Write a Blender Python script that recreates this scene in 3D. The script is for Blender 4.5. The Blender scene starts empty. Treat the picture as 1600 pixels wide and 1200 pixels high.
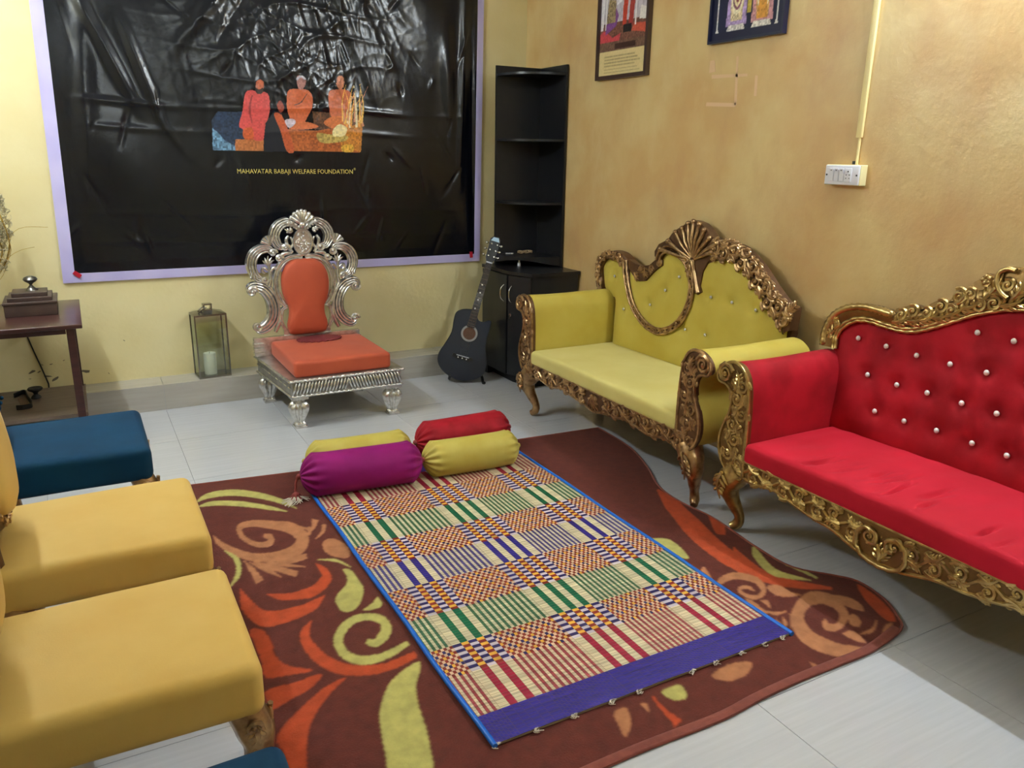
import bpy, math, random
import numpy as np
from mathutils import Vector, Matrix, noise
random.seed(7)
PI = math.pi
V = Vector
SC = bpy.context.scene
COL = SC.collection

# ------------------------------------------------------------------ camera
F = 1230.0
YAW, PITCH, ROLL, CAMH = math.radians(28.931), math.radians(16.268), math.radians(0.931), 1.55
_f = V((math.sin(YAW)*math.cos(PITCH), math.cos(YAW)*math.cos(PITCH), -math.sin(PITCH)))
_r = V((math.cos(YAW), -math.sin(YAW), 0)); _u = _r.cross(_f)
_r2 = _r*math.cos(ROLL) + _u*math.sin(ROLL); _u2 = _u*math.cos(ROLL) - _r*math.sin(ROLL)
CAM = V((0, 0, CAMH))
cam_d = bpy.data.cameras.new('camera'); cam_d.sensor_fit = 'HORIZONTAL'; cam_d.sensor_width = 36
cam_d.lens = F/1600*36; cam_d.clip_start = .02
cam = bpy.data.objects.new('camera', cam_d); COL.objects.link(cam)
m3 = Matrix((_r2, _u2, -_f)).transposed()
cam.matrix_world = Matrix.Translation(CAM) @ m3.to_4x4()
SC.camera = cam

# ------------------------------------------------------------------ world, exposure, lamps
SC.view_settings.view_transform = 'Standard'; SC.view_settings.look = 'None'
SC.view_settings.exposure = 1.0; SC.view_settings.gamma = 1.0; SC.view_settings.use_curve_mapping = False
w = bpy.data.worlds.new('world'); SC.world = w; w.use_nodes = True
w.node_tree.nodes['Background'].inputs[0].default_value = (.6, .68, .8, 1)
w.node_tree.nodes['Background'].inputs[1].default_value = .3
TUBE_POWER = 205.0          # emission of the fluorescent tubes
TUBES = [  # (a, b, wall normal, power scale)
    ((2.925, .95, 2.70), (2.925, 2.15, 2.70), (-1, 0, 0), 1.0),
    ((-.575, 3.30, 2.66), (-.575, 4.50, 2.66), (1, 0, 0), 1.0),
    ((.6, -1.735, 2.62), (1.8, -1.735, 2.62), (0, 1, 0), .22),
]
# room limits
XL, XR, YF, YB, ZC = -.64, 2.993, -1.8, 5.283, 3.0
YLEDGE, ZLEDGE = 5.08, .16

# traced outlines: a pixel of the photograph sent to a plane that stands where the thing stands
def ray(x, y): return _r2*((x-800)/F) - _u2*((y-600)/F) + _f
def onz(x, y, z=0.0): d = ray(x, y); return CAM + d*((z-CAMH)/d.z)
def onx(x, y, X): d = ray(x, y); return CAM + d*(X/d.x)
def ony(x, y, Y): d = ray(x, y); return CAM + d*(Y/d.y)
def onp(x, y, p, n): d = ray(x, y); return CAM + d*((V(p)-CAM).dot(n)/d.dot(n))
def zoom(ox, oy, s): return lambda a: (ox+a[0]/s, oy+a[1]/s)

# ------------------------------------------------------------------ mesh helpers
class MB:
    def __init__(s): s.v = []; s.f = []
    def add(s, vs, fs):
        o = len(s.v); s.v.extend([tuple(v) for v in vs]); s.f.extend([tuple(i+o for i in f) for f in fs])
    def box(s, lo, hi):
        x0, y0, z0 = lo; x1, y1, z1 = hi
        s.hexa([(x0,y0,z0),(x1,y0,z0),(x1,y1,z0),(x0,y1,z0),(x0,y0,z1),(x1,y0,z1),(x1,y1,z1),(x0,y1,z1)])
    def hexa(s, p):
        s.add(p, [(3,2,1,0),(4,5,6,7),(0,1,5,4),(1,2,6,5),(2,3,7,6),(3,0,4,7)])
    def bar(s, a, b, wx, wy, up=(0,0,1)):
        a = V(a); b = V(b); d = (b-a).normalized(); u = V(up)
        if abs(d.dot(u)) > .95: u = V((1,0,0))
        x = d.cross(u).normalized(); y = x.cross(d)
        P = []
        for q in (a, b):
            for i, j in ((-1,-1),(1,-1),(1,1),(-1,1)): P.append(q + x*i*wx/2 + y*j*wy/2)
        s.hexa(P)
    def tube(s, pts, rad, n=6, cap=True, flat=None, twist=None):
        pts = [V(p) for p in pts]; m = len(pts)
        if not hasattr(rad, '__len__'): rad = [rad]*m
        t = [(pts[min(i+1,m-1)]-pts[max(i-1,0)]) for i in range(m)]
        t = [q.normalized() if q.length > 1e-9 else V((0,0,1)) for q in t]
        u = t[0].orthogonal().normalized() if flat is None else V(flat)
        vs = []; arc = 0
        for i in range(m):
            if flat is not None: u = V(flat)
            u = (u - t[i]*u.dot(t[i]))
            u = u.normalized() if u.length > 1e-6 else t[i].orthogonal().normalized()
            b = t[i].cross(u)
            if i: arc += (pts[i]-pts[i-1]).length
            for k in range(n):
                a = 2*PI*k/n; r = rad[i]
                if twist: r *= 1 + twist[1]*math.sin(twist[2]*a + arc*twist[0])
                vs.append(pts[i] + (u*math.cos(a) + b*math.sin(a))*r)
        fs = [(i*n+k, i*n+(k+1)%n, (i+1)*n+(k+1)%n, (i+1)*n+k) for i in range(m-1) for k in range(n)]
        if cap: fs += [tuple(range(n-1,-1,-1)), tuple((m-1)*n+k for k in range(n))]
        s.add(vs, fs)
    def prism(s, poly, fn, a, b):
        n = len(poly); P = [fn(u, v, a) for u, v in poly] + [fn(u, v, b) for u, v in poly]
        s.add(P, [tuple(range(n)), tuple(range(2*n-1, n-1, -1))] + [(i, i+n, (i+1)%n+n, (i+1)%n) for i in range(n)])
    def lathe(s, prof, c=(0,0,0), n=16, rib=0, ribn=8, axis=None, sx=1, sy=1):
        c = V(c); vs = []
        if axis is None: A = Matrix.Identity(3)
        else: A = V((0,0,1)).rotation_difference(V(axis)).to_matrix()
        for r, z in prof:
            for k in range(n):
                a = 2*PI*k/n; q = r*(1+rib*math.cos(a*ribn))
                vs.append(c + A @ V((q*math.cos(a)*sx, q*math.sin(a)*sy, z)))
        m = len(prof)
        fs = [(i*n+k, i*n+(k+1)%n, (i+1)*n+(k+1)%n, (i+1)*n+k) for i in range(m-1) for k in range(n)]
        fs += [tuple(range(n-1,-1,-1)), tuple((m-1)*n+k for k in range(n))]
        s.add(vs, fs)
    def ball(s, c, r, n=8, sc=(1,1,1)):
        c = V(c); prof = [(max(1e-4, math.sin(PI*i/n)), -math.cos(PI*i/n)) for i in range(n+1)]
        vs = []; k2 = n+2
        for a, z in prof:
            for k in range(k2):
                t = 2*PI*k/k2; vs.append(c + V((a*math.cos(t)*r*sc[0], a*math.sin(t)*r*sc[1], z*r*sc[2])))
        s.add(vs, [(i*k2+k, i*k2+(k+1)%k2, (i+1)*k2+(k+1)%k2, (i+1)*k2+k) for i in range(n) for k in range(k2)])
    def grid(s, fn, nu, nv, close=False):
        vs = [fn(i/(nu-1), j/(nv-1)) for j in range(nv) for i in range(nu)]
        fs = [(j*nu+i, j*nu+i+1, (j+1)*nu+i+1, (j+1)*nu+i) for j in range(nv-1) for i in range(nu-1)]
        s.add(vs, fs)
    def rbox(s, lo, hi, r, n=10, disp=None):
        lo = V(lo); hi = V(hi); rr = min(r, *[(hi[i]-lo[i])/2*.999 for i in range(3)]); nn = n if hasattr(n, '__len__') else (n, n, n)
        cache = {}; vs = []; fs = []
        def vert(q):
            k = tuple(round(x, 6) for x in q)
            if k in cache: return cache[k]
            inn = V([min(max(q[i], lo[i]+rr), hi[i]-rr) for i in range(3)])
            d = V(q)-inn; p = inn + (d.normalized()*rr if d.length > 1e-9 else d)
            nrm = d.normalized() if d.length > 1e-9 else V((0,0,1))
            if disp: p = disp(p, nrm)
            cache[k] = len(vs); vs.append(p); return cache[k]
        def lin(a, b, m):
            # edge-refined sampling: extra cuts inside the rounded strips
            e = [a, a+rr*.3, a+rr*.65, a+rr]; f = [b-rr, b-rr*.65, b-rr*.3, b]
            mid = [a+rr+(b-a-2*rr)*i/m for i in range(1, m)]
            return e+mid+f
        for ax in range(3):
            a1, a2 = (ax+1)%3, (ax+2)%3
            L1 = lin(lo[a1], hi[a1], nn[a1]); L2 = lin(lo[a2], hi[a2], nn[a2])
            for side in (0, 1):
                for i in range(len(L1)-1):
                    for j in range(len(L2)-1):
                        q = []
                        for p, t in ((i,j),(i+1,j),(i+1,j+1),(i,j+1)):
                            w_ = [0,0,0]; w_[ax] = hi[ax] if side else lo[ax]; w_[a1] = L1[p]; w_[a2] = L2[t]
                            q.append(vert(w_))
                        if len(set(q)) < 3: continue
                        fs.append(tuple(q) if side else tuple(q[::-1]))
        s.add(vs, fs)

def smooth_path(P, k=6, closed=False):
    P = [V(p) for p in P]; n = len(P); out = []
    rng = range(n) if closed else range(n-1)
    for i in rng:
        g = (lambda j: P[j % n]) if closed else (lambda j: P[min(max(j, 0), n-1)])
        a, b, c, d = g(i-1), g(i), g(i+1), g(i+2)
        for q in range(k):
            t = q/k
            out.append(.5*((2*b) + (c-a)*t + (2*a-5*b+4*c-d)*t*t + (3*b-a-3*c+d)*t*t*t))
    if not closed: out.append(P[-1])
    return out
def smooth_vals(L, k=6):
    out = []
    for i in range(len(L)-1):
        for q in range(k): t = q/k; t = t*t*(3-2*t); out.append(L[i]*(1-t)+L[i+1]*t)
    return out+[L[-1]]
def V2(p): return V((p[0], p[1], 0))

# ------------------------------------------------------------------ objects
def base(parent):
    o = V((0,0,0))
    while parent: o = o + parent.location; parent = parent.parent
    return o
def obj(name, mb, mat, parent=None, sharp=40, label=None, kind=None):
    off = base(parent)
    me = bpy.data.meshes.new(name)
    vs = mb.v if off.length == 0 else [(v[0]-off.x, v[1]-off.y, v[2]-off.z) for v in mb.v]
    me.from_pydata(vs, [], mb.f); me.validate(); me.update()
    me.polygons.foreach_set('use_smooth', [True]*len(me.polygons))
    if sharp: me.set_sharp_from_angle(angle=math.radians(sharp))
    if mat: me.materials.append(mat)
    o = bpy.data.objects.new(name, me); COL.objects.link(o)
    if parent: o.parent = parent
    if label: o['label'] = label
    if kind: o['kind'] = kind
    return o
def tag(o, label, cat, group=None):
    o['label'] = label; o['category'] = cat
    if group: o['group'] = group
    return o
def thing(name, loc, label, cat, group=None):
    o = bpy.data.objects.new(name, None); COL.objects.link(o); o.location = loc; o.empty_display_size = .1
    return tag(o, label, cat, group)
def struct(o): o['kind'] = 'structure'; return o
def recentre(o):
    """move a one-mesh thing's origin to its base"""
    me = o.data; n = len(me.vertices); a = np.empty(n*3); me.vertices.foreach_get('co', a); a = a.reshape(-1,3)
    c = np.array([(a[:,0].min()+a[:,0].max())/2, (a[:,1].min()+a[:,1].max())/2, a[:,2].min()])
    me.vertices.foreach_set('co', (a-c).ravel()); o.location = tuple(c); return o
def shared(name, proto, loc, parent):
    o = bpy.data.objects.new(name, proto.data); COL.objects.link(o); o.parent = parent; o.location = loc; return o

# ------------------------------------------------------------------ materials
def lin(c):
    if isinstance(c, str): c = tuple(int(c[i:i+2], 16)/255 for i in (0, 2, 4))
    return tuple(x/12.92 if x <= .04045 else ((x+.055)/1.055)**2.4 for x in c[:3]) + (1,)
def mat(name, col, rough=.5, metal=0, col2=None, nscale=8, bump=0, bscale=60, sheen=0, stretch=None, spec=.5, bdist=.002,
        detail=4, ramp=(.35, .65), trans=0, coat=0, emit=0, aniso=None, rough2=None):
    m = bpy.data.materials.new(name); m.use_nodes = True; N = m.node_tree.nodes; L = m.node_tree.links
    p = N['Principled BSDF']
    p.inputs['Base Color'].default_value = lin(col); p.inputs['Roughness'].default_value = rough
    p.inputs['Metallic'].default_value = metal; p.inputs['Specular IOR Level'].default_value = spec
    if sheen:
        p.inputs['Sheen Weight'].default_value = sheen; p.inputs['Sheen Roughness'].default_value = .4
        p.inputs['Sheen Tint'].default_value = tuple(.5+.5*x for x in lin(col)[:3]) + (1,)
    if coat: p.inputs['Coat Weight'].default_value = coat; p.inputs['Coat Roughness'].default_value = .08
    if trans: p.inputs['Transmission Weight'].default_value = trans
    if emit:
        p.inputs['Emission Color'].default_value = lin(col); p.inputs['Emission Strength'].default_value = emit
    tc = N.new('ShaderNodeTexCoord'); src = tc.outputs['Object']
    if stretch:
        mp = N.new('ShaderNodeMapping'); mp.inputs['Scale'].default_value = stretch; L.new(src, mp.inputs[0]); src = mp.outputs[0]
    if col2 is not None or rough2 is not None:
        n = N.new('ShaderNodeTexNoise'); n.inputs['Scale'].default_value = nscale; n.inputs['Detail'].default_value = detail
        L.new(src, n.inputs['Vector'])
        r = N.new('ShaderNodeValToRGB'); r.color_ramp.elements[0].position = ramp[0]; r.color_ramp.elements[1].position = ramp[1]
        r.color_ramp.elements[0].color = lin(col); r.color_ramp.elements[1].color = lin(col2 or col)
        L.new(n.outputs['Fac'], r.inputs[0])
        if col2 is not None: L.new(r.outputs[0], p.inputs['Base Color'])
        if rough2 is not None:
            q = N.new('ShaderNodeMapRange'); q.inputs['From Min'].default_value = ramp[0]; q.inputs['From Max'].default_value = ramp[1]
            q.inputs['To Min'].default_value = rough; q.inputs['To Max'].default_value = rough2
            L.new(n.outputs['Fac'], q.inputs[0]); L.new(q.outputs[0], p.inputs['Roughness'])
    if bump:
        n2 = N.new('ShaderNodeTexNoise'); n2.inputs['Scale'].default_value = bscale; n2.inputs['Detail'].default_value = 5
        L.new(src, n2.inputs['Vector'])
        b = N.new('ShaderNodeBump'); b.inputs['Strength'].default_value = bump; b.inputs['Distance'].default_value = bdist
        L.new(n2.outputs['Fac'], b.inputs['Height']); L.new(b.outputs[0], p.inputs['Normal'])
    return m
def attr_mat(name, rough=.8, bump=0, bscale=300, sheen=0, metal=0, var=0, vscale=40, stretch=None, bdist=.002, spec=.4):
    m = mat(name, (.5,.5,.5), rough, metal, bump=bump, bscale=bscale, sheen=0, stretch=stretch, bdist=bdist, spec=spec)
    N = m.node_tree.nodes; L = m.node_tree.links; p = N['Principled BSDF']
    a = N.new('ShaderNodeAttribute'); a.attribute_name = 'pattern'; out = a.outputs['Color']
    if sheen: p.inputs['Sheen Weight'].default_value = sheen; p.inputs['Sheen Roughness'].default_value = .5; p.inputs['Sheen Tint'].default_value = (.8,.5,.4,1)
    if var:
        n = N.new('ShaderNodeTexNoise'); n.inputs['Scale'].default_value = vscale; n.inputs['Detail'].default_value = 6
        tc = N.new('ShaderNodeTexCoord')
        if stretch:
            mp = N.new('ShaderNodeMapping'); mp.inputs['Scale'].default_value = stretch; L.new(tc.outputs['Object'], mp.inputs[0]); L.new(mp.outputs[0], n.inputs['Vector'])
        else: L.new(tc.outputs['Object'], n.inputs['Vector'])
        mr = N.new('ShaderNodeMapRange'); mr.inputs['From Min'].default_value = .3; mr.inputs['From Max'].default_value = .7
        mr.inputs['To Min'].default_value = 1-var; mr.inputs['To Max'].default_value = 1+var
        L.new(n.outputs['Fac'], mr.inputs[0])
        mx = N.new('ShaderNodeVectorMath'); mx.operation = 'SCALE'; L.new(out, mx.inputs[0]); L.new(mr.outputs[0], mx.inputs['Scale']); out = mx.outputs[0]
    L.new(out, p.inputs['Base Color'])
    return m

M = {}
M['plaster_yellow'] = mat('plaster_yellow', 'e2d5a4', .55, col2='dbcb94', nscale=2.2, bump=.35, bscale=38, bdist=.004)
M['plaster_gold'] = mat('plaster_gold', 'c39f68', .48, col2='ceb47e', nscale=2.6, bump=.3, bscale=45, bdist=.004, detail=9, rough2=.33, ramp=(.38,.62))
M['plaster_cream'] = mat('plaster_cream', 'd8cba0', .6, col2='cfc08d', nscale=2, bump=.2, bscale=40)
M['ceiling_white'] = mat('ceiling_white', 'dcd9d0', .7, bump=.1)
M['tile'] = mat('tile_glaze', 'b9b9bb', .08, col2='c1c1c3', nscale=7, stretch=(.35, 9, 1), detail=8, ramp=(.3,.7), spec=.45, rough2=.13)
M['tile_ledge'] = mat('tile_ledge', 'a7a196', .14, col2='b0aaa0', nscale=5, stretch=(.5, 6, 6), detail=6, spec=.45)
M['grout'] = mat('grout', 'a6a5a4', .8)
M['gold'] = mat('carved_gold', 'b8966a', .30, metal=.8, col2='7d5c40', nscale=30, bump=.25, bscale=150, ramp=(.4,.7))
M['gold_dark'] = mat('antique_gold_ground', '5c4029', .42, metal=.6, col2='6b4d33', nscale=18, bump=.35, bscale=90)
M['brass'] = mat('carved_brass', 'c0a468', .28, metal=.85, col2='93774a', nscale=26, bump=.25, bscale=140, ramp=(.4,.7))
M['brass_dark'] = mat('brass_ground', '86693c', .38, metal=.8, col2='735632', nscale=14, bump=.35, bscale=90)
M['silver'] = mat('beaten_silver', 'e6e4df', .27, metal=.88, col2='b5b1aa', nscale=40, bump=.12, bscale=120, ramp=(.4,.75))
M['silver_flat'] = mat('silver_sheet', 'c9c6c0', .32, metal=.9, col2='aaa7a0', nscale=22, bump=.4, bscale=70)
M['velvet_lime'] = mat('velvet_lime', 'b49f38', .75, col2='bcaa48', nscale=5, sheen=.15, bump=.12, bscale=220)
M['velvet_lime_seat'] = mat('velvet_lime_seat', 'cbbe74', .75, col2='c4b566', nscale=4, sheen=.15, bump=.12, bscale=220)
M['velvet_red'] = mat('velvet_red', '8e0112', .75, col2='a80a1e', nscale=7, sheen=.08, spec=.25, bump=.15, bscale=200, ramp=(.4,.62), detail=7)  # darker than the seat cloth: the back's grazing shade is put into the colour
M['velvet_red_seat'] = mat('velvet_red_seat', 'b50a26', .75, col2='aa0720', nscale=6, sheen=.12, spec=.25, bump=.12, bscale=200)
M['velvet_mustard'] = mat('velvet_mustard', 'c8a04a', .75, col2='d0ac5a', nscale=4, sheen=.15, bump=.1, bscale=220)
M['velvet_teal'] = mat('velvet_teal', '002c45', .8, col2='00344f', nscale=5, sheen=.04, spec=.2, bump=.1, bscale=220)
M['coral'] = mat('coral_cloth', 'b9502f', .7, col2='b04a2c', nscale=6, sheen=.3, bump=.12, bscale=140)
M['magenta'] = mat('magenta_velvet', '7c0458', .7, col2='880a62', nscale=6, sheen=.06, spec=.25, bump=.1, bscale=180)
M['bolster_red'] = mat('bolster_red', '860414', .7, col2='a01020', nscale=12, sheen=.06, spec=.25, bump=.15, bscale=180)
M['bolster_lime'] = mat('bolster_lime', 'b3a040', .7, col2='beae52', nscale=7, sheen=.15, bump=.1, bscale=180)
M['pearl'] = mat('pearl', 'e8e2dd', .12, spec=.8, coat=.5)
M['crystal'] = mat('crystal_stud', 'e4e4ea', .08, metal=.6)
M['black_lam'] = mat('black_laminate', '15161a', .32, col2='1b1b1d', nscale=20, stretch=(1,1,.1), spec=.4)
M['chrome'] = mat('chrome', 'd5d5d5', .15, metal=1)
M['white_plastic'] = mat('white_plastic', 'd9d9e0', .35)
M['ivory_plastic'] = mat('ivory_plastic', 'e0d6a2', .4)
M['dark_hole'] = mat('dark_slot', '16161a', .6)
M['conduit'] = mat('conduit_paint', 'e2cf92', .4)
M['guitar_blue'] = mat('guitar_blue_black', '0b1424', .4, col2='0e192c', nscale=5, coat=.15)
M['guitar_black'] = mat('guitar_black', '0c0d12', .3)
M['fretboard'] = mat('fretboard', '241c1c', .5)
M['rosette'] = mat('rosette', '8f8d8a', .4)
M['soundhole'] = mat('guitar_inside', '5a351b', .7)
M['nickel'] = mat('nickel', 'c9c6c0', .25, metal=1)
M['headplate'] = mat('headstock_label', '9fc0d8', .35)
M['banner'] = mat('banner_vinyl', '050811', .24, bump=.25, bscale=9, bdist=.008, spec=.45, stretch=(1.2, 1, .8), rough2=.17, nscale=3)
M['banner_edge'] = mat('banner_white_edge', 'b7aede', .45, col2='c3bbe4', nscale=4, bump=.15, bscale=12)
M['print_text'] = mat('print_text', 'cdb85c', .5)
M['tape_red'] = mat('red_tape', 'b0142c', .4)
M['wood_dark'] = mat('dark_wood', '3a211f', .3, col2='4a2b27', nscale=6, stretch=(1,8,8), coat=.2)
M['wood_shelf'] = mat('worn_board', '6e5d50', .5, col2='7a685a', nscale=5, stretch=(1,6,1))
M['box_wood'] = mat('box_wood', '3b2b26', .45, col2='47352e', nscale=12)
M['pewter'] = mat('pewter', '807d76', .3, metal=.9)
M['wax'] = mat('candle_wax', 'd9dcc8', .5)
M['glass'] = mat('pane_glass', 'f2f6f2', .02)
def _glass(m):
    N = m.node_tree.nodes; L = m.node_tree.links; t = N.new('ShaderNodeBsdfTransparent'); t.inputs[0].default_value = (.93, .95, .93, 1)
    g = N.new('ShaderNodeBsdfGlossy'); g.inputs['Roughness'].default_value = .02; x = N.new('ShaderNodeMixShader'); x.inputs[0].default_value = .09
    L.new(t.outputs[0], x.inputs[1]); L.new(g.outputs[0], x.inputs[2]); L.new(x.outputs[0], N['Material Output'].inputs[0])
_glass(M['glass'])
M['lantern_steel'] = mat('lantern_steel', '8d8881', .22, metal=1)
M['rubber'] = mat('black_rubber', '141414', .6)
M['tan_leather'] = mat('tan_leather', '6d4a34', .6)
M['goldfoil'] = mat('gold_foil', 'c9a548', .3, metal=.8, col2='9a7a2c', nscale=40)
M['glitter'] = mat('glitter_mesh', 'd6cbaa', .35, metal=.6, col2='a79a74', nscale=90, bump=.8, bscale=120, bdist=.01)
M['blue_bind'] = mat('blue_binding', '0b62c0', .4, bump=.15, bscale=200)
M['thread'] = mat('cotton_thread', 'cfc3b0', .8)
M['thread_red'] = mat('maroon_thread', '8c3a36', .8)
M['mesh_attr'] = attr_mat('printed_sheet', .35, spec=.4)
M['rug'] = attr_mat('rug_pile', .95, bump=.5, bscale=170, sheen=.06, var=.16, vscale=26, bdist=.004)
M['mat'] = attr_mat('reed_mat', .5, bump=.5, bscale=60, var=.14, vscale=30, stretch=(.35, 9, 1), bdist=.002)
M['rug_edge'] = mat('rug_binding', '6e3327', .9, col2='7c3c2e', nscale=30, sheen=.3, bump=.3, bscale=200)
M['tape_mark'] = mat('tape_residue', 'd3b088', .6)
M['chip'] = mat('bare_plaster', '6f6350', .9)
M['maroon_lace'] = mat('maroon_felt', '6d1f22', .8, bump=.3, bscale=120)
M['rope'] = mat('jute', 'a58a66', .9)
M['paper'] = mat('printed_paper', 'dccb98', .5)
M['frame_brown'] = mat('frame_brown', '3a2620', .35, coat=.3)
M['tube'] = mat('fluorescent_tube', 'f2f8ff', .4, emit=1.0)
M['batten'] = mat('white_enamel', 'e4e4e4', .35)
M['tube'].node_tree.nodes['Principled BSDF'].inputs['Emission Color'].default_value = (.80, .91, 1.0, 1)

def streaks(m):
    N = m.node_tree.nodes; L = m.node_tree.links; p = N['Principled BSDF']; old = p.inputs['Base Color'].links[0].from_socket
    tc = N.new('ShaderNodeTexCoord'); mp = N.new('ShaderNodeMapping'); mp.inputs['Scale'].default_value = (1, 1.5, .8); L.new(tc.outputs['Object'], mp.inputs[0])
    n = N.new('ShaderNodeTexNoise'); n.inputs['Scale'].default_value = 1.6; n.inputs['Detail'].default_value = 10; n.inputs['Roughness'].default_value = .62; L.new(mp.outputs[0], n.inputs['Vector'])
    for lo_, hi_, c in ((.52, .72, 'b08760'), (.46, .30, 'd6c492')):
        mr = N.new('ShaderNodeMapRange'); mr.inputs['From Min'].default_value = lo_; mr.inputs['From Max'].default_value = hi_; mr.inputs['To Max'].default_value = .5; L.new(n.outputs['Fac'], mr.inputs[0])
        mx = N.new('ShaderNodeMix'); mx.data_type = 'RGBA'; mx.inputs['B'].default_value = lin(c); L.new(mr.outputs[0], mx.inputs['Factor']); L.new(old, mx.inputs['A']); old = mx.outputs['Result']
    L.new(old, p.inputs['Base Color'])
streaks(M['plaster_gold'])
def set_pattern(me, cols):
    at = me.color_attributes.new('pattern', 'FLOAT_COLOR', 'POINT')
    a = np.ones((len(me.vertices), 4), np.float32); a[:, :3] = cols; at.data.foreach_set('color', a.ravel())
def grid_mesh(name, P, mat_, parent=None, mask=None):
    """P: (nv,nu,3) array of world points"""
    nv, nu, _ = P.shape; idx = np.arange(nv*nu).reshape(nv, nu)
    q = np.stack([idx[:-1,:-1], idx[:-1,1:], idx[1:,1:], idx[1:,:-1]], -1).reshape(-1, 4)
    if mask is not None: q = q[mask[:-1,:-1].ravel() & mask[:-1,1:].ravel() & mask[1:,1:].ravel() & mask[1:,:-1].ravel()]
    off = base(parent); A = (P.reshape(-1,3) - np.array(off)).astype(np.float32)
    me = bpy.data.meshes.new(name); me.vertices.add(len(A)); me.vertices.foreach_set('co', A.ravel())
    me.loops.add(len(q)*4); me.polygons.add(len(q))
    me.loops.foreach_set('vertex_index', q.ravel().astype(np.int32))
    me.polygons.foreach_set('loop_start', (np.arange(len(q))*4).astype(np.int32))
    me.update(calc_edges=True); me.polygons.foreach_set('use_smooth', [True]*len(q))
    me.materials.append(mat_)
    o = bpy.data.objects.new(name, me); COL.objects.link(o)
    if parent: o.parent = parent
    return o
def inside(poly, X, Y):
    poly = np.array([(p[0], p[1]) for p in poly], float); r = np.zeros(X.shape, bool); n = len(poly); j = n-1
    for i in range(n):
        xi, yi = poly[i]; xj, yj = poly[j]
        c = ((yi > Y) != (yj > Y)); r ^= c & (X < (xj-xi)*(Y-yi)/((yj-yi) or 1e-12)+xi); j = i
    return r
def stroke_poly(pts, wid, k=6):
    P = smooth_path([V2(p) for p in pts], k); W = smooth_vals(wid, k); a = []; b = []
    for i in range(len(P)):
        d = P[min(i+1, len(P)-1)] - P[max(i-1, 0)]; d = d.normalized() if d.length > 1e-9 else V((1,0,0))
        n = V((-d.y, d.x, 0)); a.append(P[i]+n*W[i]/2); b.append(P[i]-n*W[i]/2)
    return [(p.x, p.y) for p in a + b[::-1]]
def smooth_poly(pts, k=4): return [(p.x, p.y) for p in smooth_path([V2(p) for p in pts], k, closed=True)]

# ================================================================== ROOM
def tubes():
    for a, b, n, s in TUBES:
        a = V(a); b = V(b); n = V(n); c = (a+b)/2
        wallname = 'right' if n.x < 0 else ('left' if n.x > 0 else 'front')
        lab = {'right': 'fluorescent tube light on the gold wall high above the red sofa',
               'left': 'fluorescent tube light high on the cream side wall above the chairs',
               'front': 'fluorescent tube light high on the wall facing the black banner'}[wallname]
        t = thing('tube_light', c, lab, 'light')
        bb = MB(); bb.bar(a-n*.035, b-n*.035, .05, .055); obj('batten', bb, M['batten'], t)
        m = M['tube'].copy(); m.name = 'fluorescent_tube_'+wallname
        m.node_tree.nodes['Principled BSDF'].inputs['Emission Strength'].default_value = TUBE_POWER*s
        tb = MB(); d = (b-a).normalized(); tb.tube([a+d*.03+n*.012, b-d*.03+n*.012], .014, 12); obj('tube', tb, m, t)
        for e, sg in ((a, 1), (b, -1)):
            c_ = MB(); c_.bar(e+n*.005, e+d*sg*.03+n*.005, .035, .05); obj('end_holder', c_, M['batten'], t)
tubes()

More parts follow.
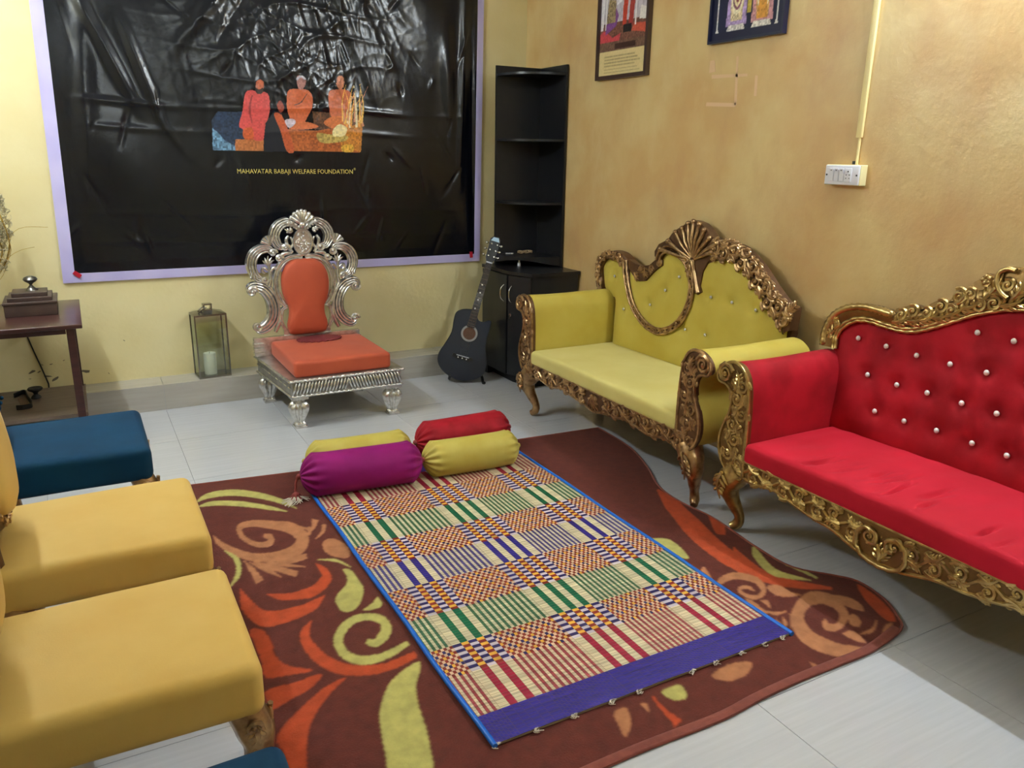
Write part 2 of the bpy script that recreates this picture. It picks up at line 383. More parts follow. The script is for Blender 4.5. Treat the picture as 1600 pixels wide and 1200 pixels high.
def room():
    fl = MB(); fl.box((XL-.1, YF-.1, -.06), (XR+.1, YB+.1, -.004)); floor = struct(obj('floor', fl, M['grout']))
    x0, st = .365-.62*2, .62
    xs = [XL] + [x0+st*i for i in range(1, 7) if XL+.02 < x0+st*i < XR-.02] + [XR]
    ys = [YF] + [1.37+st*j for j in range(-6, 7) if YF+.02 < 1.37+st*j < YLEDGE-.02] + [YLEDGE]
    protos = {}
    for i in range(len(xs)-1):
        for j in range(len(ys)-1):
            wx, wy = xs[i+1]-xs[i]-.0016, ys[j+1]-ys[j]-.0016; k = (round(wx,3), round(wy,3))
            c = ((xs[i]+xs[i+1])/2, (ys[j]+ys[j+1])/2, 0)
            if k not in protos:
                b = MB(); e = .0004
                b.hexa([(-wx/2,-wy/2,-.004),(wx/2,-wy/2,-.004),(wx/2,wy/2,-.004),(-wx/2,wy/2,-.004),
                        (-wx/2+e,-wy/2+e,0),(wx/2-e,-wy/2+e,0),(wx/2-e,wy/2-e,0),(-wx/2+e,wy/2-e,0)])
                o = obj('tile', b, M['tile'], None, sharp=20); o.parent = floor; o.location = c; protos[k] = o
            else: shared('tile', protos[k], c, floor)
    b = MB(); b.box((XL-.1, YB, -.06), (XR+.1, YB+.1, ZC)); wb = struct(obj('wall_back', b, M['plaster_yellow']))
    b = MB(); b.box((XR, YF-.1, -.06), (XR+.1, YB, ZC)); wr = struct(obj('wall_right', b, M['plaster_gold']))
    b = MB(); b.box((XL-.1, YF-.1, -.06), (XL, YB, ZC)); struct(obj('wall_left', b, M['plaster_cream']))
    b = MB(); b.box((XL, YF-.1, -.06), (XR, YF, ZC)); struct(obj('wall_front', b, M['plaster_cream']))
    b = MB(); b.box((XL-.1, YF-.1, ZC), (XR+.1, YB+.1, ZC+.1)); struct(obj('ceiling', b, M['ceiling_white']))
    # tiled ledge along the foot of the back wall
    b = MB(); b.box((XL, YLEDGE+.008, -.002), (XR, YB, ZLEDGE-.008)); lg = struct(obj('trim_1', b, M['grout']))
    lx = [XL] + [x for x in xs[1:-1]] + [XR]
    for i in range(len(lx)-1):
        b = MB(); b.box((lx[i]+.0012, YLEDGE, 0), (lx[i+1]-.0012, YLEDGE+.008, ZLEDGE-.0085)); obj('tile', b, M['tile_ledge'], lg)
        b = MB(); b.box((lx[i]+.0012, YLEDGE-.002, ZLEDGE-.008), (lx[i+1]-.0012, YB, ZLEDGE)); obj('tile', b, M['tile_ledge'], lg)
    # pale residue of old tape on the gold wall
    for pts in ([(1112,123),(1168,119),(1168,115),(1112,117)], [(1151,88),(1154,88),(1151,164),(1147,164)],
                [(1104,160),(1150,161),(1149,167),(1103,166)], [(1110,95),(1117,94),(1118,112),(1108,114)], [(1178,112),(1186,112),(1184,160),(1177,160)][:0] or [(1180,118),(1184,118),(1182,150),(1178,150)]):
        P = [onx(x, y, XR) for x, y in pts]; b = MB(); b.prism([(p.y, p.z) for p in P], lambda u, v, h: V((XR+h, u, v)), .001, -.0006)
        obj('tape_mark', b, M['tape_mark'], wr)
    # chipped paint low on the back wall
    rs = random.Random(3)
    for cx, cy, L, a in ((50,581,11,-.35),(61,581,5,-.5),(47,592,3,0),(66,570,3,.5),(75,588,9,.2),(87,592,10,-.5),(80,569,4,-.1),(124,561,5,1),(133,580,13,.15),(170,583,3,1),(100,563,3,-.4),(194,532,3,.7)):
        c = ony(cx, cy, YB); s = 1/1230*5.6; poly = []
        for k in range(9):
            t = 2*PI*k/9; r = rs.uniform(.6, 1.2); u = math.cos(t)*L/2*r; v = math.sin(t)*L*.16*r
            poly.append((c.x + (u*math.cos(a)-v*math.sin(a))*s, c.z - (u*math.sin(a)+v*math.cos(a))*s))
        b = MB(); b.prism(poly, lambda u, v, h: V((u, YB+h, v)), .002, -.0012); obj('paint_chip', b, M['chip'], wb)
room()

# ================================================================== BANNER
def creases():
    rs = random.Random(11); C = []
    top = (1.42, 2.95)
    for a in np.linspace(-1.25, 1.25, 17):      # fans out from where the sheet is tied up
        L = rs.uniform(.35, 1.3); a += rs.uniform(-.1, .1)
        x1 = top[0]+math.sin(a)*L; z1 = top[1]-math.cos(a)*L
        C.append((top[0]+math.sin(a)*.15, top[1]-math.cos(a)*.15, x1, z1, rs.uniform(.018, .045), rs.choice((-1,1))*rs.uniform(.002, .010)))
    C += [(.12,2.45,.42,1.75,.03,.014),(.35,2.3,.55,1.65,.025,.01),(.2,2.6,.1,1.2,.05,.01),(2.5,2.6,2.45,1.3,.03,.016),(2.55,2.5,2.56,.95,.02,-.012),(2.35,2.4,2.4,1.5,.05,.012)]
    for k in range(70):
        x = rs.uniform(0, 2.6); z = rs.uniform(1.0, 2.7); a = rs.uniform(-PI/2-.9, -PI/2+.9); L = rs.uniform(.06, .3)
        if 0.75 < x < 2.2 and z > 1.7: L *= .6
        C.append((x, z, x+math.cos(a)*L, z+math.sin(a)*L, rs.uniform(.008,.02), rs.choice((-1,1))*rs.uniform(.002,.006)))
    for z, a in ((1.80,.004),(1.66,.002),(1.17,.0012),(1.0,.0012)):   # fold lines across the sheet
        [C.append((.05+.5*q, z+.02*math.sin(q*2.1+z), .62+.5*q, z+.02*math.sin(q*2.1+2.1+z), .016, a*rs.uniform(.3,1.3))) for q in range(5)]
    return C
CREASES = creases()
def sheet(X, Z):
    h = np.zeros_like(X)
    for x0, z0, x1, z1, w_, a in CREASES:
        dx, dz = x1-x0, z1-z0; L2 = dx*dx+dz*dz
        t = np.clip(((X-x0)*dx+(Z-z0)*dz)/L2, 0, 1); d2 = (X-x0-t*dx)**2+(Z-z0-t*dz)**2
        h += a*np.exp(-d2/(w_*w_))*np.sin(PI*np.clip(t*.9+.05, 0, 1))
    rg = np.random.default_rng(17); cr = np.zeros_like(X)          # crumpled patch below the tie point
    for k in range(7):
        th = rg.uniform(-.5, .5)+(PI/2 if k % 3 == 2 else 0); fq = rg.uniform(14, 40); wx = .10*np.sin(X*rg.uniform(3, 9)+Z*rg.uniform(3, 9)+k)
        cr += (1-np.abs(np.sin((X*math.cos(th)+Z*math.sin(th)+wx)*fq+k*1.7)))**4*(14/fq)
    h += .0055*cr*np.exp(-((X-1.35)/.55)**2)*np.clip((Z-1.72)/.35, 0, 1)
    h += .006*np.sin(X*5.1+Z*2.3)*np.sin(Z*3.7-X*1.9) + .003*np.sin(X*13+Z*7)
    e = np.clip(np.minimum(np.minimum(X+.09, 2.63-X), Z-.78)/.12, 0, 1)
    return np.minimum(YB - .016 - (h+.008)*e, YB-.006)
def banner():
    zb, zt = .785, 2.86; xl = lambda z: -.093 + .03*(z-.785)/1.5; xr = lambda z: 2.619 + .022*(z-.785)/1.5
    t = thing('banner', (1.26, YB-.02, zb), 'black vinyl banner with white edge and fireside print pinned on yellow wall', 'banner')
    def patch(name, mt, fu0, fu1, z0, z1, nu, nv, off=0.0):
        zz = np.linspace(z0, z1, nv); P = np.zeros((nv, nu, 3))
        for j, z in enumerate(zz): P[j,:,0] = np.linspace(fu0(z), fu1(z), nu); P[j,:,2] = z
        P[:,:,1] = sheet(P[:,:,0], P[:,:,2]) - off
        return grid_mesh(name, P, mt, t)
    bw = .065
    patch('sheet', M['banner'], lambda z: xl(z)+bw, lambda z: xr(z)-bw*.75, zb+.055, zt-.05, 300, 230)
    # border: one hem strip for each side
    patch('border', M['banner_edge'], xl, lambda z: xl(z)+bw, zb, zt, 6, 120)
    patch('border', M['banner_edge'], lambda z: xr(z)-bw*.75, xr, zb, zt, 6, 120)
    patch('border', M['banner_edge'], lambda z: xl(z)+bw, lambda z: xr(z)-bw*.75, zb, zb+.055, 160, 5)
    patch('border', M['banner_edge'], lambda z: xl(z)+bw, lambda z: xr(z)-bw*.75, zt-.05, zt, 160, 5)
    # printed fireside scene (region of the photo 300..620 x 80..320, five times enlarged)
    Zq = zoom(300, 80, 5)
    def W(pts): return [(lambda p: (p.x, p.z))(ony(*Zq(a), YB-.03)) for a in pts]
    x0, x1, z0, z1 = .79, 1.80, 1.53, 2.03; nu, nv = 300, 150
    X, Z = np.meshgrid(np.linspace(x0, x1, nu), np.linspace(z0, z1, nv))
    P = np.stack([X, sheet(X, Z)-.0022, Z], -1); colr = np.tile(np.array(lin('0c0e14')[:3]), (nv, nu, 1)); al = np.zeros((nv, nu), bool)
    rng = np.random.default_rng(5); nz = rng.random((nv//3+1, nu//3+1)).repeat(3,0).repeat(3,1)[:nv,:nu]
    def put(pts, c, var=.25, sm=True):
        poly = W(smooth_poly(pts) if sm else pts); m_ = inside(poly, X, Z); k = (1-var+2*var*nz[m_])[:,None]
        colr[m_] = np.array(lin(c)[:3])*k; al[m_] = True
    def line(pts, wd, c, var=.2):
        put(stroke_poly(pts, wd), c, var, sm=False)
    put([(155,540),(200,470),(560,480),(560,770),(170,770)], '1c2c44', .5, False)      # dusk water
    put([(160,600),(210,640),(260,700),(340,740),(340,775),(165,775)], '5b7f9c', .6, False)
    put([(340,690),(560,680),(560,778),(340,775)], 'a9663a', .3, False)                 # ground, left
    put([(720,610),(980,620),(1330,560),(1310,790),(790,780)], 'a8592a', .35, False)   # ground, right
    put([(940,470),(1060,480),(1330,500),(1320,600),(960,610)], '5d3a26', .5, False)
    put([(1180,600),(1335,560),(1320,790),(1160,740)], 'c07a2c', .35, False)
    # four robed figures, plain shapes
    put([(420,320),(500,310),(590,330),(608,420),(600,500),(575,600),(560,690),(480,690),(400,610),(370,580),(395,470)], 'c24a48', .18)
    line([(470,340),(450,450),(470,560)], [10,18,10], '93363a'); put([(405,610),(470,600),(480,690),(410,680)], 'b8552e')
    put([(500,240),(530,222),(560,240),(555,300),(525,325),(500,300)], 'a8583c'); put([(495,285),(525,300),(555,285),(550,325),(525,335),(500,325)], '241a1a')
    put([(560,690),(575,560),(640,470),(700,480),(720,610),(790,780),(560,785)], '11141f', .1, False)
    put([(640,490),(700,500),(760,640),(800,780),(740,780),(690,620)], 'b4522c', .2); put([(665,410),(690,385),(715,420),(715,460),(690,480),(670,450)], '8e4030')
    put([(750,310),(800,295),(890,300),(935,340),(940,430),(900,520),(870,560),(790,560),(750,480),(740,400)], 'c0603a', .15)
    put([(760,590),(840,550),(930,560),(990,590),(900,610),(780,610)], 'c4683c', .15); put([(725,540),(790,530),(810,560),(760,600)], 'c9bccb')
    put([(815,205),(850,190),(885,210),(885,260),(860,300),(830,290)], '9c6a62'); put([(815,210),(850,188),(888,212),(880,225),(850,205),(822,228)], 'b9b4bc')
    line([(900,330),(850,400),(800,420)], [6,8,6], '4a3a34')
    put([(1070,320),(1120,300),(1200,300),(1245,330),(1240,430),(1220,520),(1100,520),(1070,440)], 'c46a48', .15)
    put([(1030,560),(1100,510),(1220,520),(1240,580),(1120,610)], 'c9703e', .2); put([(1125,215),(1160,190),(1190,215),(1185,275),(1158,300),(1130,270)], 'c07a5c')
    line([(1125,250),(1128,205),(1160,180),(1192,205),(1196,260)], [10,14,14,14,10], '1a1414', .1)
    # fire and firewood
    for k in range(26):
        fx = 1180+rng.random()*160; fz = 560-rng.random()*60; h = 80+rng.random()*260
        line([(fx, fz+40), (fx+rng.normal()*14, fz-h*.4), (fx+rng.normal()*22+20, fz-h)], [16, 9, 1], ('f0c060','e8a04a','c98a6a','e6d7b0')[k%4], .2)
    put([(980,640),(1080,650),(1210,660),(1200,700),(1060,720),(990,700)], 'b39a54', .4); put([(1100,620),(1150,570),(1210,600),(1190,660),(1110,665)], 'e8d8a0', .2)
    put([(1170,740),(1250,730),(1260,785),(1180,785)], 'd5a53c', .4)
    keep = al | np.roll(al,1,0) | np.roll(al,-1,0) | np.roll(al,1,1) | np.roll(al,-1,1)
    o = grid_mesh('printed_scene', P, M['mesh_attr'], t, keep); set_pattern(o.data, colr.reshape(-1,3)); o['label'] = 'printed picture of seated robed figures beside a fire'
    # lettering
    def text(body, xa, xb, zc, name='lettering'):
        cu = bpy.data.curves.new(name, 'FONT'); cu.body = body; cu.align_x = 'CENTER'; cu.align_y = 'CENTER'; cu.size = 1; cu.resolution_u = 2
        to = bpy.data.objects.new(name, cu); COL.objects.link(to); bpy.context.view_layer.update()
        me = bpy.data.meshes.new_from_object(to); bpy.data.objects.remove(to); bpy.data.curves.remove(cu)
        n = len(me.vertices); a = np.empty(n*3); me.vertices.foreach_get('co', a); a = a.reshape(-1,3)
        s = (xb-xa)/(a[:,0].max()-a[:,0].min()); cx = (a[:,0].max()+a[:,0].min())/2
        X = (xa+xb)/2+(a[:,0]-cx)*s; Z = zc+a[:,1]*s*1.12
        Q = np.stack([X, sheet(X, Z)-.004, Z], -1)-np.array(t.location); me.vertices.foreach_set('co', Q.ravel()); me.update()
        me.materials.clear(); me.materials.append(M['print_text'])
        o = bpy.data.objects.new(name, me); COL.objects.link(o); o.parent = t; return o
    text('MAHAVATAR BABAJI WELFARE FOUNDATION', .933, 1.672, 1.421)['label'] = 'pale gold capital lettering under the print'
    text('®', 1.678, 1.692, 1.438)
    for x, z, a in ((.005-.02, .835, .7), (2.545, .835, 1.5)):      # red tape holding the lower corners
        b = MB(); d = V((math.cos(a), 0, -math.sin(a))); c = V((x, YB-.026, z)); b.bar(c-d*.022, c+d*.022, .024, .001, (0,1,0)); obj('tape', b, M['tape_red'], t)
banner()

# ================================================================== carving helpers
def scroll(mb, fn, c, r, turns=1.4, a0=0, hand=1, tr=.008, h=0, tail=None, n=16):
    pts = []; rad = []
    if tail: pts += [fn(c[0]+tail[0], c[1]+tail[1], h)]; rad += [tr*.4]
    for i in range(n+1):
        t = i/n; a = a0+hand*turns*2*PI*t; q = r*(1-t)**.8 + r*.08
        pts.append(fn(c[0]+q*math.cos(a), c[1]+q*math.sin(a), h+tr*.5*t)); rad.append(tr*(1-.45*t))
    mb.tube(pts, rad, 5)
    mb.ball(fn(c[0], c[1], h+tr*.4), tr*.9, 5)
def leaf(mb, fn, p, ang, L, W, tr=.006, h=0, lobes=3, bend=.3):
    ca, sa = math.cos(ang), math.sin(ang)
    def at(u, v): return (p[0]+u*ca-v*sa, p[1]+u*sa+v*ca)
    mb.tube([fn(*at(L*t, bend*W*math.sin(t*PI)), h+tr*(.6-.4*abs(t-.5))) for t in (0,.25,.5,.75,1)], [tr, tr*1.1, tr, tr*.7, tr*.25], 5)
    for i in range(lobes):
        t0 = .08+.75*i/lobes; l2 = W*(1-.5*t0)
        for sg in (1, -1):
            P = [fn(*at(L*t0+l2*q*.75, bend*W*math.sin(t0*PI)+sg*l2*(q**.7)*.8), h+tr*.35*math.sin(q*PI)) for q in (0,.35,.7,1)]
            mb.tube(P, [tr*.7, tr*.95, tr*.75, tr*.2], 5)
def foliage(mb, fn, path, width, seed=1, tr=.007, step=None):
    """a waving stem with curling leaves and scrolls along a 2-D path"""
    rs = random.Random(seed); P = smooth_path([V2(p) for p in path], 8); acc = 0; k = 0; step = step or .075
    nxt = step*.4; stem = []; wl0 = width(0) if callable(width) else width
    for i in range(1, len(P)):
        acc += (P[i]-P[i-1]).length; d = (P[i]-P[i-1]).normalized(); n = V((-d.y, d.x, 0))
        wl = width(acc) if callable(width) else width
        q = P[i]+n*wl*.22*math.sin(acc/step*PI); stem.append(fn(q.x, q.y, tr*.3))
        if acc >= nxt:
            nxt += step*rs.uniform(.92, 1.08); a = math.atan2(d.y, d.x); sg = 1 if k % 2 else -1
            c = P[i]+n*sg*wl*.16
            scroll(mb, fn, (c.x, c.y), wl*.25, 1.3, a+PI*.5*sg+PI, sg, tr*.95, tr*.2, None, 12)
            for off, da, ll, ww in ((-.12,-.45,.95,.30),(.34,.15,.7,.22),(-.36,.25,.75,.22)):
                q = P[i]+n*sg*wl*off-d*step*.42; leaf(mb, fn, (q.x, q.y), a+sg*da, step*ll, wl*ww, tr*.85, tr*.1, 4, .35*sg)
            k += 1
    if len(stem) > 2: mb.tube(stem, tr*.8, 5)
def ruled_band(mb, outer, inner, nrm, prof, k=6):
    """a moulding between two outlines; prof = heights across it, the first and last lie on the ground"""
    A = smooth_path(outer, k); B = smooth_path(inner, k); n = V(nrm); m = len(prof); vs = []
    for a, b in zip(A, B):
        for j, h in enumerate(prof): vs.append(a.lerp(b, j/(m-1)) + n*h)
    fs = [(i*m+j, i*m+j+1, (i+1)*m+j+1, (i+1)*m+j) for i in range(len(A)-1) for j in range(m-1)]
    mb.add(vs, fs); return A, B
def centre_band(mb, path, widths, fn, prof, k=5):
    P = smooth_path([V2(p) for p in path], k); W = smooth_vals(widths, k); m = len(prof); vs = []
    for i in range(len(P)):
        d = P[min(i+1, len(P)-1)]-P[max(i-1, 0)]; d.normalize(); nn = V((-d.y, d.x, 0))
        for j, h in enumerate(prof):
            q = P[i]+nn*W[i]*(j/(m-1)-.5); vs.append(fn(q.x, q.y, h*min(1, W[i]/.03)))
    mb.add(vs, [(i*m+j, i*m+j+1, (i+1)*m+j+1, (i+1)*m+j) for i in range(len(P)-1) for j in range(m-1)])
    return P

# ================================================================== SOFAS
ARM = [(.655,.34),(.655,.48),(.66,.60),(.672,.685),(.70,.735),(.74,.755),(.785,.748),(.825,.722),(.842,.69),(.828,.662),(.795,.658),
       (.768,.64),(.752,.60),(.757,.55),(.782,.49),(.80,.43),(.797,.37),(.768,.315),(.72,.285),(.655,.282)]
def sofa_body(t, yc, half_seat, cloth, seat_cloth, gold, ground, rail_drop, seed, seat_disp, xb):
    """arms, seat, front rail and legs shared by both settees; d = distance along the wall from the middle"""
    XF = 2.285
    armP = smooth_poly(ARM, 3)
    for s in (1, -1):
        # upholstered rolled arm
        c0 = V((.73, .53, 0)); shr = [((u-c0.x)*.955+c0.x, (v-c0.y)*.97+c0.y+.004) for u, v in armP]
        b = MB(); n = len(shr); xs = [XF+.012, XF+.02, XF+.05, XF+.15, XF+.3, XF+.42, xb+.04, xb+.06]
        vs = []
        for i, x in enumerate(xs):
            q = .985 if i in (0, len(xs)-1) else 1.0 + .012*math.sin(i*1.3)
            for u, v in shr: vs.append((x, yc+s*((u-c0.x)*q+c0.x), (v-c0.y)*q+c0.y))
        fs = [(i*n+k, i*n+(k+1)%n, (i+1)*n+(k+1)%n, (i+1)*n+k) for i in range(len(xs)-1) for k in range(n)]
        fs += [tuple(range(n)), tuple((len(xs)-1)*n+k for k in range(n-1,-1,-1))]
        b.add(vs, fs); arm = obj('arm', b, cloth, t, 50)
        # carved plaque on the arm's front
        fn = lambda u, v, h, s=s: V((XF-h, yc+s*u, v))
        b = MB(); b.prism(armP, fn, -.022, .004); pl = obj('arm_facing', b, ground, t, 40)
        b = MB(); ring = [fn(u, v, .004) for u, v in smooth_poly(ARM, 3)]; ring.append(ring[0]); b.tube(ring, .008, 6, cap=False)
        scroll(b, fn, (.797, .703), .040, 1.9, PI*.9, -1, .010, .006)
        foliage(b, fn, [(.72,.70),(.708,.62),(.707,.54),(.73,.46),(.735,.38),(.70,.32)], .105, seed+s, .0085, .062)
        leaf(b, fn, (.72,.66), PI*.42, .07, .03, .007, .004)
        obj('arm_carving', b, gold, t, 60)
        # cabriole front leg
        b = MB()
        P = smooth_path([(XF+.04,yc+s*.70,.30),(XF+.028,yc+s*.735,.255),(XF+.03,yc+s*.755,.205),(XF+.05,yc+s*.742,.14),(XF+.075,yc+s*.722,.075),(XF+.075,yc+s*.728,.035),(XF+.055,yc+s*.748,.018)], 4)
        b.tube(P, smooth_vals([.062,.060,.047,.031,.022,.024,.017], 4), 10)
        lg = obj('leg', b, gold, t, 60)
        b = MB(); fl = lambda u, v, h, s=s: V((XF+.028-.052-h+ (.20-min(v,.26))*.16, yc+s*u, v))
        leaf(b, fl, (.738,.29), -PI/2+.1, .13, .05, .009, -.003, 4); scroll(b, fl, (.755,.235), .024, 1.4, 0, 1, .008, .0)
        obj('leg_carving', b, gold, lg, 60)
        b = MB(); b.tube(smooth_path([(xb,yc+s*.70,.30),(xb,yc+s*.71,.15),(xb+.02,yc+s*.71,.0)], 4), smooth_vals([.04,.03,.02],4), 8); obj('leg', b, ground, t, 60)
    # seat
    b = MB(); b.rbox((XF-.012, yc-half_seat, .352), (xb+.06, yc+half_seat, .440), .026, (24, 220, 3), seat_disp); obj('seat', b, seat_cloth, t, 60)
    b = MB(); b.box((XF+.03, yc-half_seat, .29), (xb+.05, yc+half_seat, .352)); obj('seat_base', b, ground, t)
    # carved front rail with a dropped middle
    fn = lambda u, v, h: V((XF-h, yc+u, v))
    N_ = 60; top = []; bot = []
    for i in range(N_+1):
        u = -.70+1.40*i/N_; top.append((u, .362)); bot.append((u, rail_drop(u)))
    b = MB(); b.prism(top + bot[::-1], fn, -.035, .002); obj('front_rail', b, ground, t, 40)
    b = MB()
    b.tube([fn(u, v, .004) for u, v in top], .006, 6); b.tube([fn(u, v+.003, .003) for u, v in bot], .0075, 6)
    for sg in (1, -1):
        foliage(b, fn, [(sg*(.08+.6*i/10), (.362+rail_drop(sg*(.08+.6*i/10)))/2) for i in range(11)], lambda a: .092, seed+5*sg, .0085, .080)
    return b, fn

def dome_panel(t, poly2, fn, cloth, buttons, bmat, name='back_panel', puff=.035, res=.016, br=.009):
    """padded back: 2-D outline in (y,z); buttons pull the padding in"""
    P = np.array([(p[0], p[1]) for p in poly2]); lo = P.min(0); hi = P.max(0)
    nu = int((hi[0]-lo[0])/res)+2; nv = int((hi[1]-lo[1])/res)+2
    X, Y = np.meshgrid(np.linspace(lo[0], hi[0], nu), np.linspace(lo[1], hi[1], nv)); m = inside(poly2, X, Y)
    # distance to outline
    D = np.full(X.shape, 9.0); n = len(P)
    for i in range(n):
        a = P[i]; d = P[(i+1)%n]-a; L2 = (d**2).sum() or 1e-9
        tt = np.clip(((X-a[0])*d[0]+(Y-a[1])*d[1])/L2, 0, 1); D = np.minimum(D, np.hypot(X-a[0]-tt*d[0], Y-a[1]-tt*d[1]))
    H = puff*(1-np.exp(-D/.045))
    for u, v in buttons: r2 = (X-u)**2+(Y-v)**2; H -= .016*np.exp(-r2/.0009) + .006*np.exp(-r2/.006)
    W_ = np.zeros(X.shape+(3,))
    for j in range(nv):
        for i in range(nu): W_[j,i] = fn(X[j,i], Y[j,i], H[j,i])
    o = grid_mesh(name, W_, cloth, t, m)
    for u, v in buttons:
        b = MB(); c = fn(u, v, puff*.95-.012); b.ball(c, br, 6, (.7,1,1)); obj('button', b, bmat, o, 60)
    return o

# ---- loveseat
def loveseat():
    yc = 3.24; t = thing('settee', (2.58, yc, 0), 'lime velvet settee with antique gold carved frame and looping crest', 'sofa')
    drop = lambda u: .285 - .030*math.exp(-((u)/.10)**2) + .010*math.cos(u*21)*min(1, abs(u)*4) + (.01 if abs(u) > .62 else 0)
    def sd(p, n): p.z += .006*math.sin((p.y-yc+.66)/1.32*PI) if n.z > .5 else 0; return p
    b, fn = sofa_body(t, yc, .662, M['velvet_lime'], M['velvet_lime_seat'], M['gold'], M['gold_dark'], drop, 21, sd, 2.83)
    for a in (-.6,-.3,0,.3,.6): leaf(b, fn, (0,.345), -PI/2+a, .085, .03, .008, .003, 2)
    obj('rail_carving', b, M['gold'], t, 60)
    # back: leaning plane
    Zq = zoom(800, 340, 2.727); p0 = V((2.85, 0, .45)); nrm = V((-1, 0, .10)).normalized()
    def T(a): q = onp(*Zq(a), p0, nrm); return (q.y, q.z)
    fb = lambda u, v, h: V((2.85+(v-.45)*.10, u, v)) + nrm*h
    buttons = [T(a) for a in ((449,250),(487,390),(600,372),(665,310),(725,253),(860,340),(950,362),(1052,395),(750,477),(835,500))]
    pan = [T(a) for a in ((395,300),(388,210),(408,165),(450,155),(500,185),(545,225),(600,225),(650,150),(700,105),(780,80),(870,115),(960,130),(1040,180),(1100,270),(1150,355),(1195,430),(1190,495))]
    pan += [(2.60, .40), (3.87, .40), (3.90,.70)]
    bb = MB(); bb.prism(pan, fb, -.045, -.002); obj('back_board', bb, M['gold_dark'], t, 40)
    dome_panel(t, pan, fb, M['velvet_lime'], buttons, M['crystal'])
    g = MB(); c = MB()
    prof = [-.02,.030,.034,.040,.032,.040,.034,.030,-.02]
    prs = [((387,330),(408,330)),((380,260),(402,262)),((378,205),(402,215)),((386,165),(415,190)),((410,145),(430,181)),((450,138),(452,184)),((490,152),(476,205)),((522,185),(492,240))]
    A, B = ruled_band(g, [fb(*T(a),0) for a, _ in prs], [fb(*T(b_),0) for _, b_ in prs], nrm, prof)
    prs2 = [((868,80),(835,262)),((890,95),(852,217)),((940,100),(892,196)),((990,118),(936,196)),((1030,150),(986,226)),((1065,190),(1030,281)),((1100,240),(1070,341)),((1125,280),(1091,396)),((1162,332),(1116,432)),((1205,385),(1140,470)),((1222,385),(1155,490)),((1205,480),(1165,500))]
    ruled_band(g, [fb(*T(a),0) for a, _ in prs2], [fb(*T(b_),0) for _, b_ in prs2], nrm, prof)
    cen = [(505,185),(508,240),(518,300),(533,360),(558,412),(595,457),(645,485),(700,475),(745,435),(775,378),(790,310),(786,240),(766,188),(730,152),(690,135),(658,152),(645,185)]
    U = [T(a) for a in cen]
    centre_band(g, U, [.035]+[.040]*13+[.034,.03,.028], fb, [.0,.036,.044,.036,.046,.036,.044,.036,.0])
    web = [T(a) for a in ((515,178),(545,198),(575,208),(605,203),(632,180),(660,180),(662,205),(640,218),(612,238),(590,270),(560,272),(535,248),(515,215))]
    g.prism(web, fb, -.01, .034)
    crest = [T(a) for a in ((632,165),(632,145),(650,115),(690,95),(705,72),(722,55),(750,40),(775,20),(800,12),(828,25),(852,48),(870,78),(895,95),(920,110),(900,165),(860,190),(838,232),(826,290),(832,318),(815,330),(793,315),(788,240),(772,180),(740,145),(700,128),(662,142),(645,185))]
    g.prism(crest, fb, -.02, .042)
    obj('back_frame', g, M['gold_dark'], t, 45)
    hf = lambda u, v, h: fb(u, v, h+.042)
    mid = lambda L: [((T(a)[0]+T(b_)[0])/2, (T(a)[1]+T(b_)[1])/2) for a, b_ in L]
    foliage(c, hf, [(T(a)[0]*.56+T(b_)[0]*.44, T(a)[1]*.56+T(b_)[1]*.44) for a, b_ in prs2][1:], .112, 5, .0095, .066); foliage(c, lambda u, v, h: hf(u, v, h-.008), [(T(a)[0]*.84+T(b_)[0]*.16, T(a)[1]*.84+T(b_)[1]*.16) for a, b_ in prs2][1:-1], .06, 15, .008, .055); foliage(c, hf, U[1:14], .034, 16, .0055, .045); foliage(c, hf, mid(prs), .05, 6, .007, .05)
    for side in (-1, 1):
        e = [];  # rope edges along the loop
        P = smooth_path([V2(p) for p in U], 5)
        for i in range(len(P)):
            d = (P[min(i+1,len(P)-1)]-P[max(i-1,0)]).normalized(); e.append(hf(P[i].x-d.y*side*.015, P[i].y+d.x*side*.015, .002))
        c.tube(e, .007, 7, twist=(190, .22, 1))
    root = T((795,185))
    for k, (tx, ty) in enumerate(((655,135),(690,100),(722,62),(752,45),(778,24),(800,16),(826,28),(850,52),(872,88),(905,110),(880,150))):   # shell
        q = T((tx, ty)); d = V((q[0]-root[0], q[1]-root[1], 0)); m_ = V((root[0], root[1], 0))+d*.55
        c.tube([hf(root[0]+d.x*.08, root[1]+d.y*.08, 0), hf(m_.x, m_.y, .014), hf(root[0]+d.x*.97, root[1]+d.y*.97, .004)], [.005,.010,.013], 6)
        c.ball(hf(root[0]+d.x*.97, root[1]+d.y*.97, .004), .016, 6)
    c.tube([hf(*T(a), .004) for a in ((795,185),(803,230),(812,280),(820,322))], [.016,.013,.011,.014], 7)
    for a in ((790,180),(800,200)):
        leaf(c, hf, T(a), -PI/2+.1, .10, .03, .007, .002)
    for a, an in (((545,235),.6),((590,215),1.0),((620,200),1.6),((560,225),-.4)): leaf(c, hf, T(a), an+PI, .06, .03, .007, -.006)
    scroll(c, hf, T((648,195)), .018, 1.3, PI/2, 1, .009, -.006)
    scroll(c, hf, T((1190,430)), .030, 1.6, PI, -1, .011, .0); leaf(c, hf, T((1205,400)), 2.2, .07, .035, .009)
    obj('back_carving', c, M['gold'], t, 60)
loveseat()

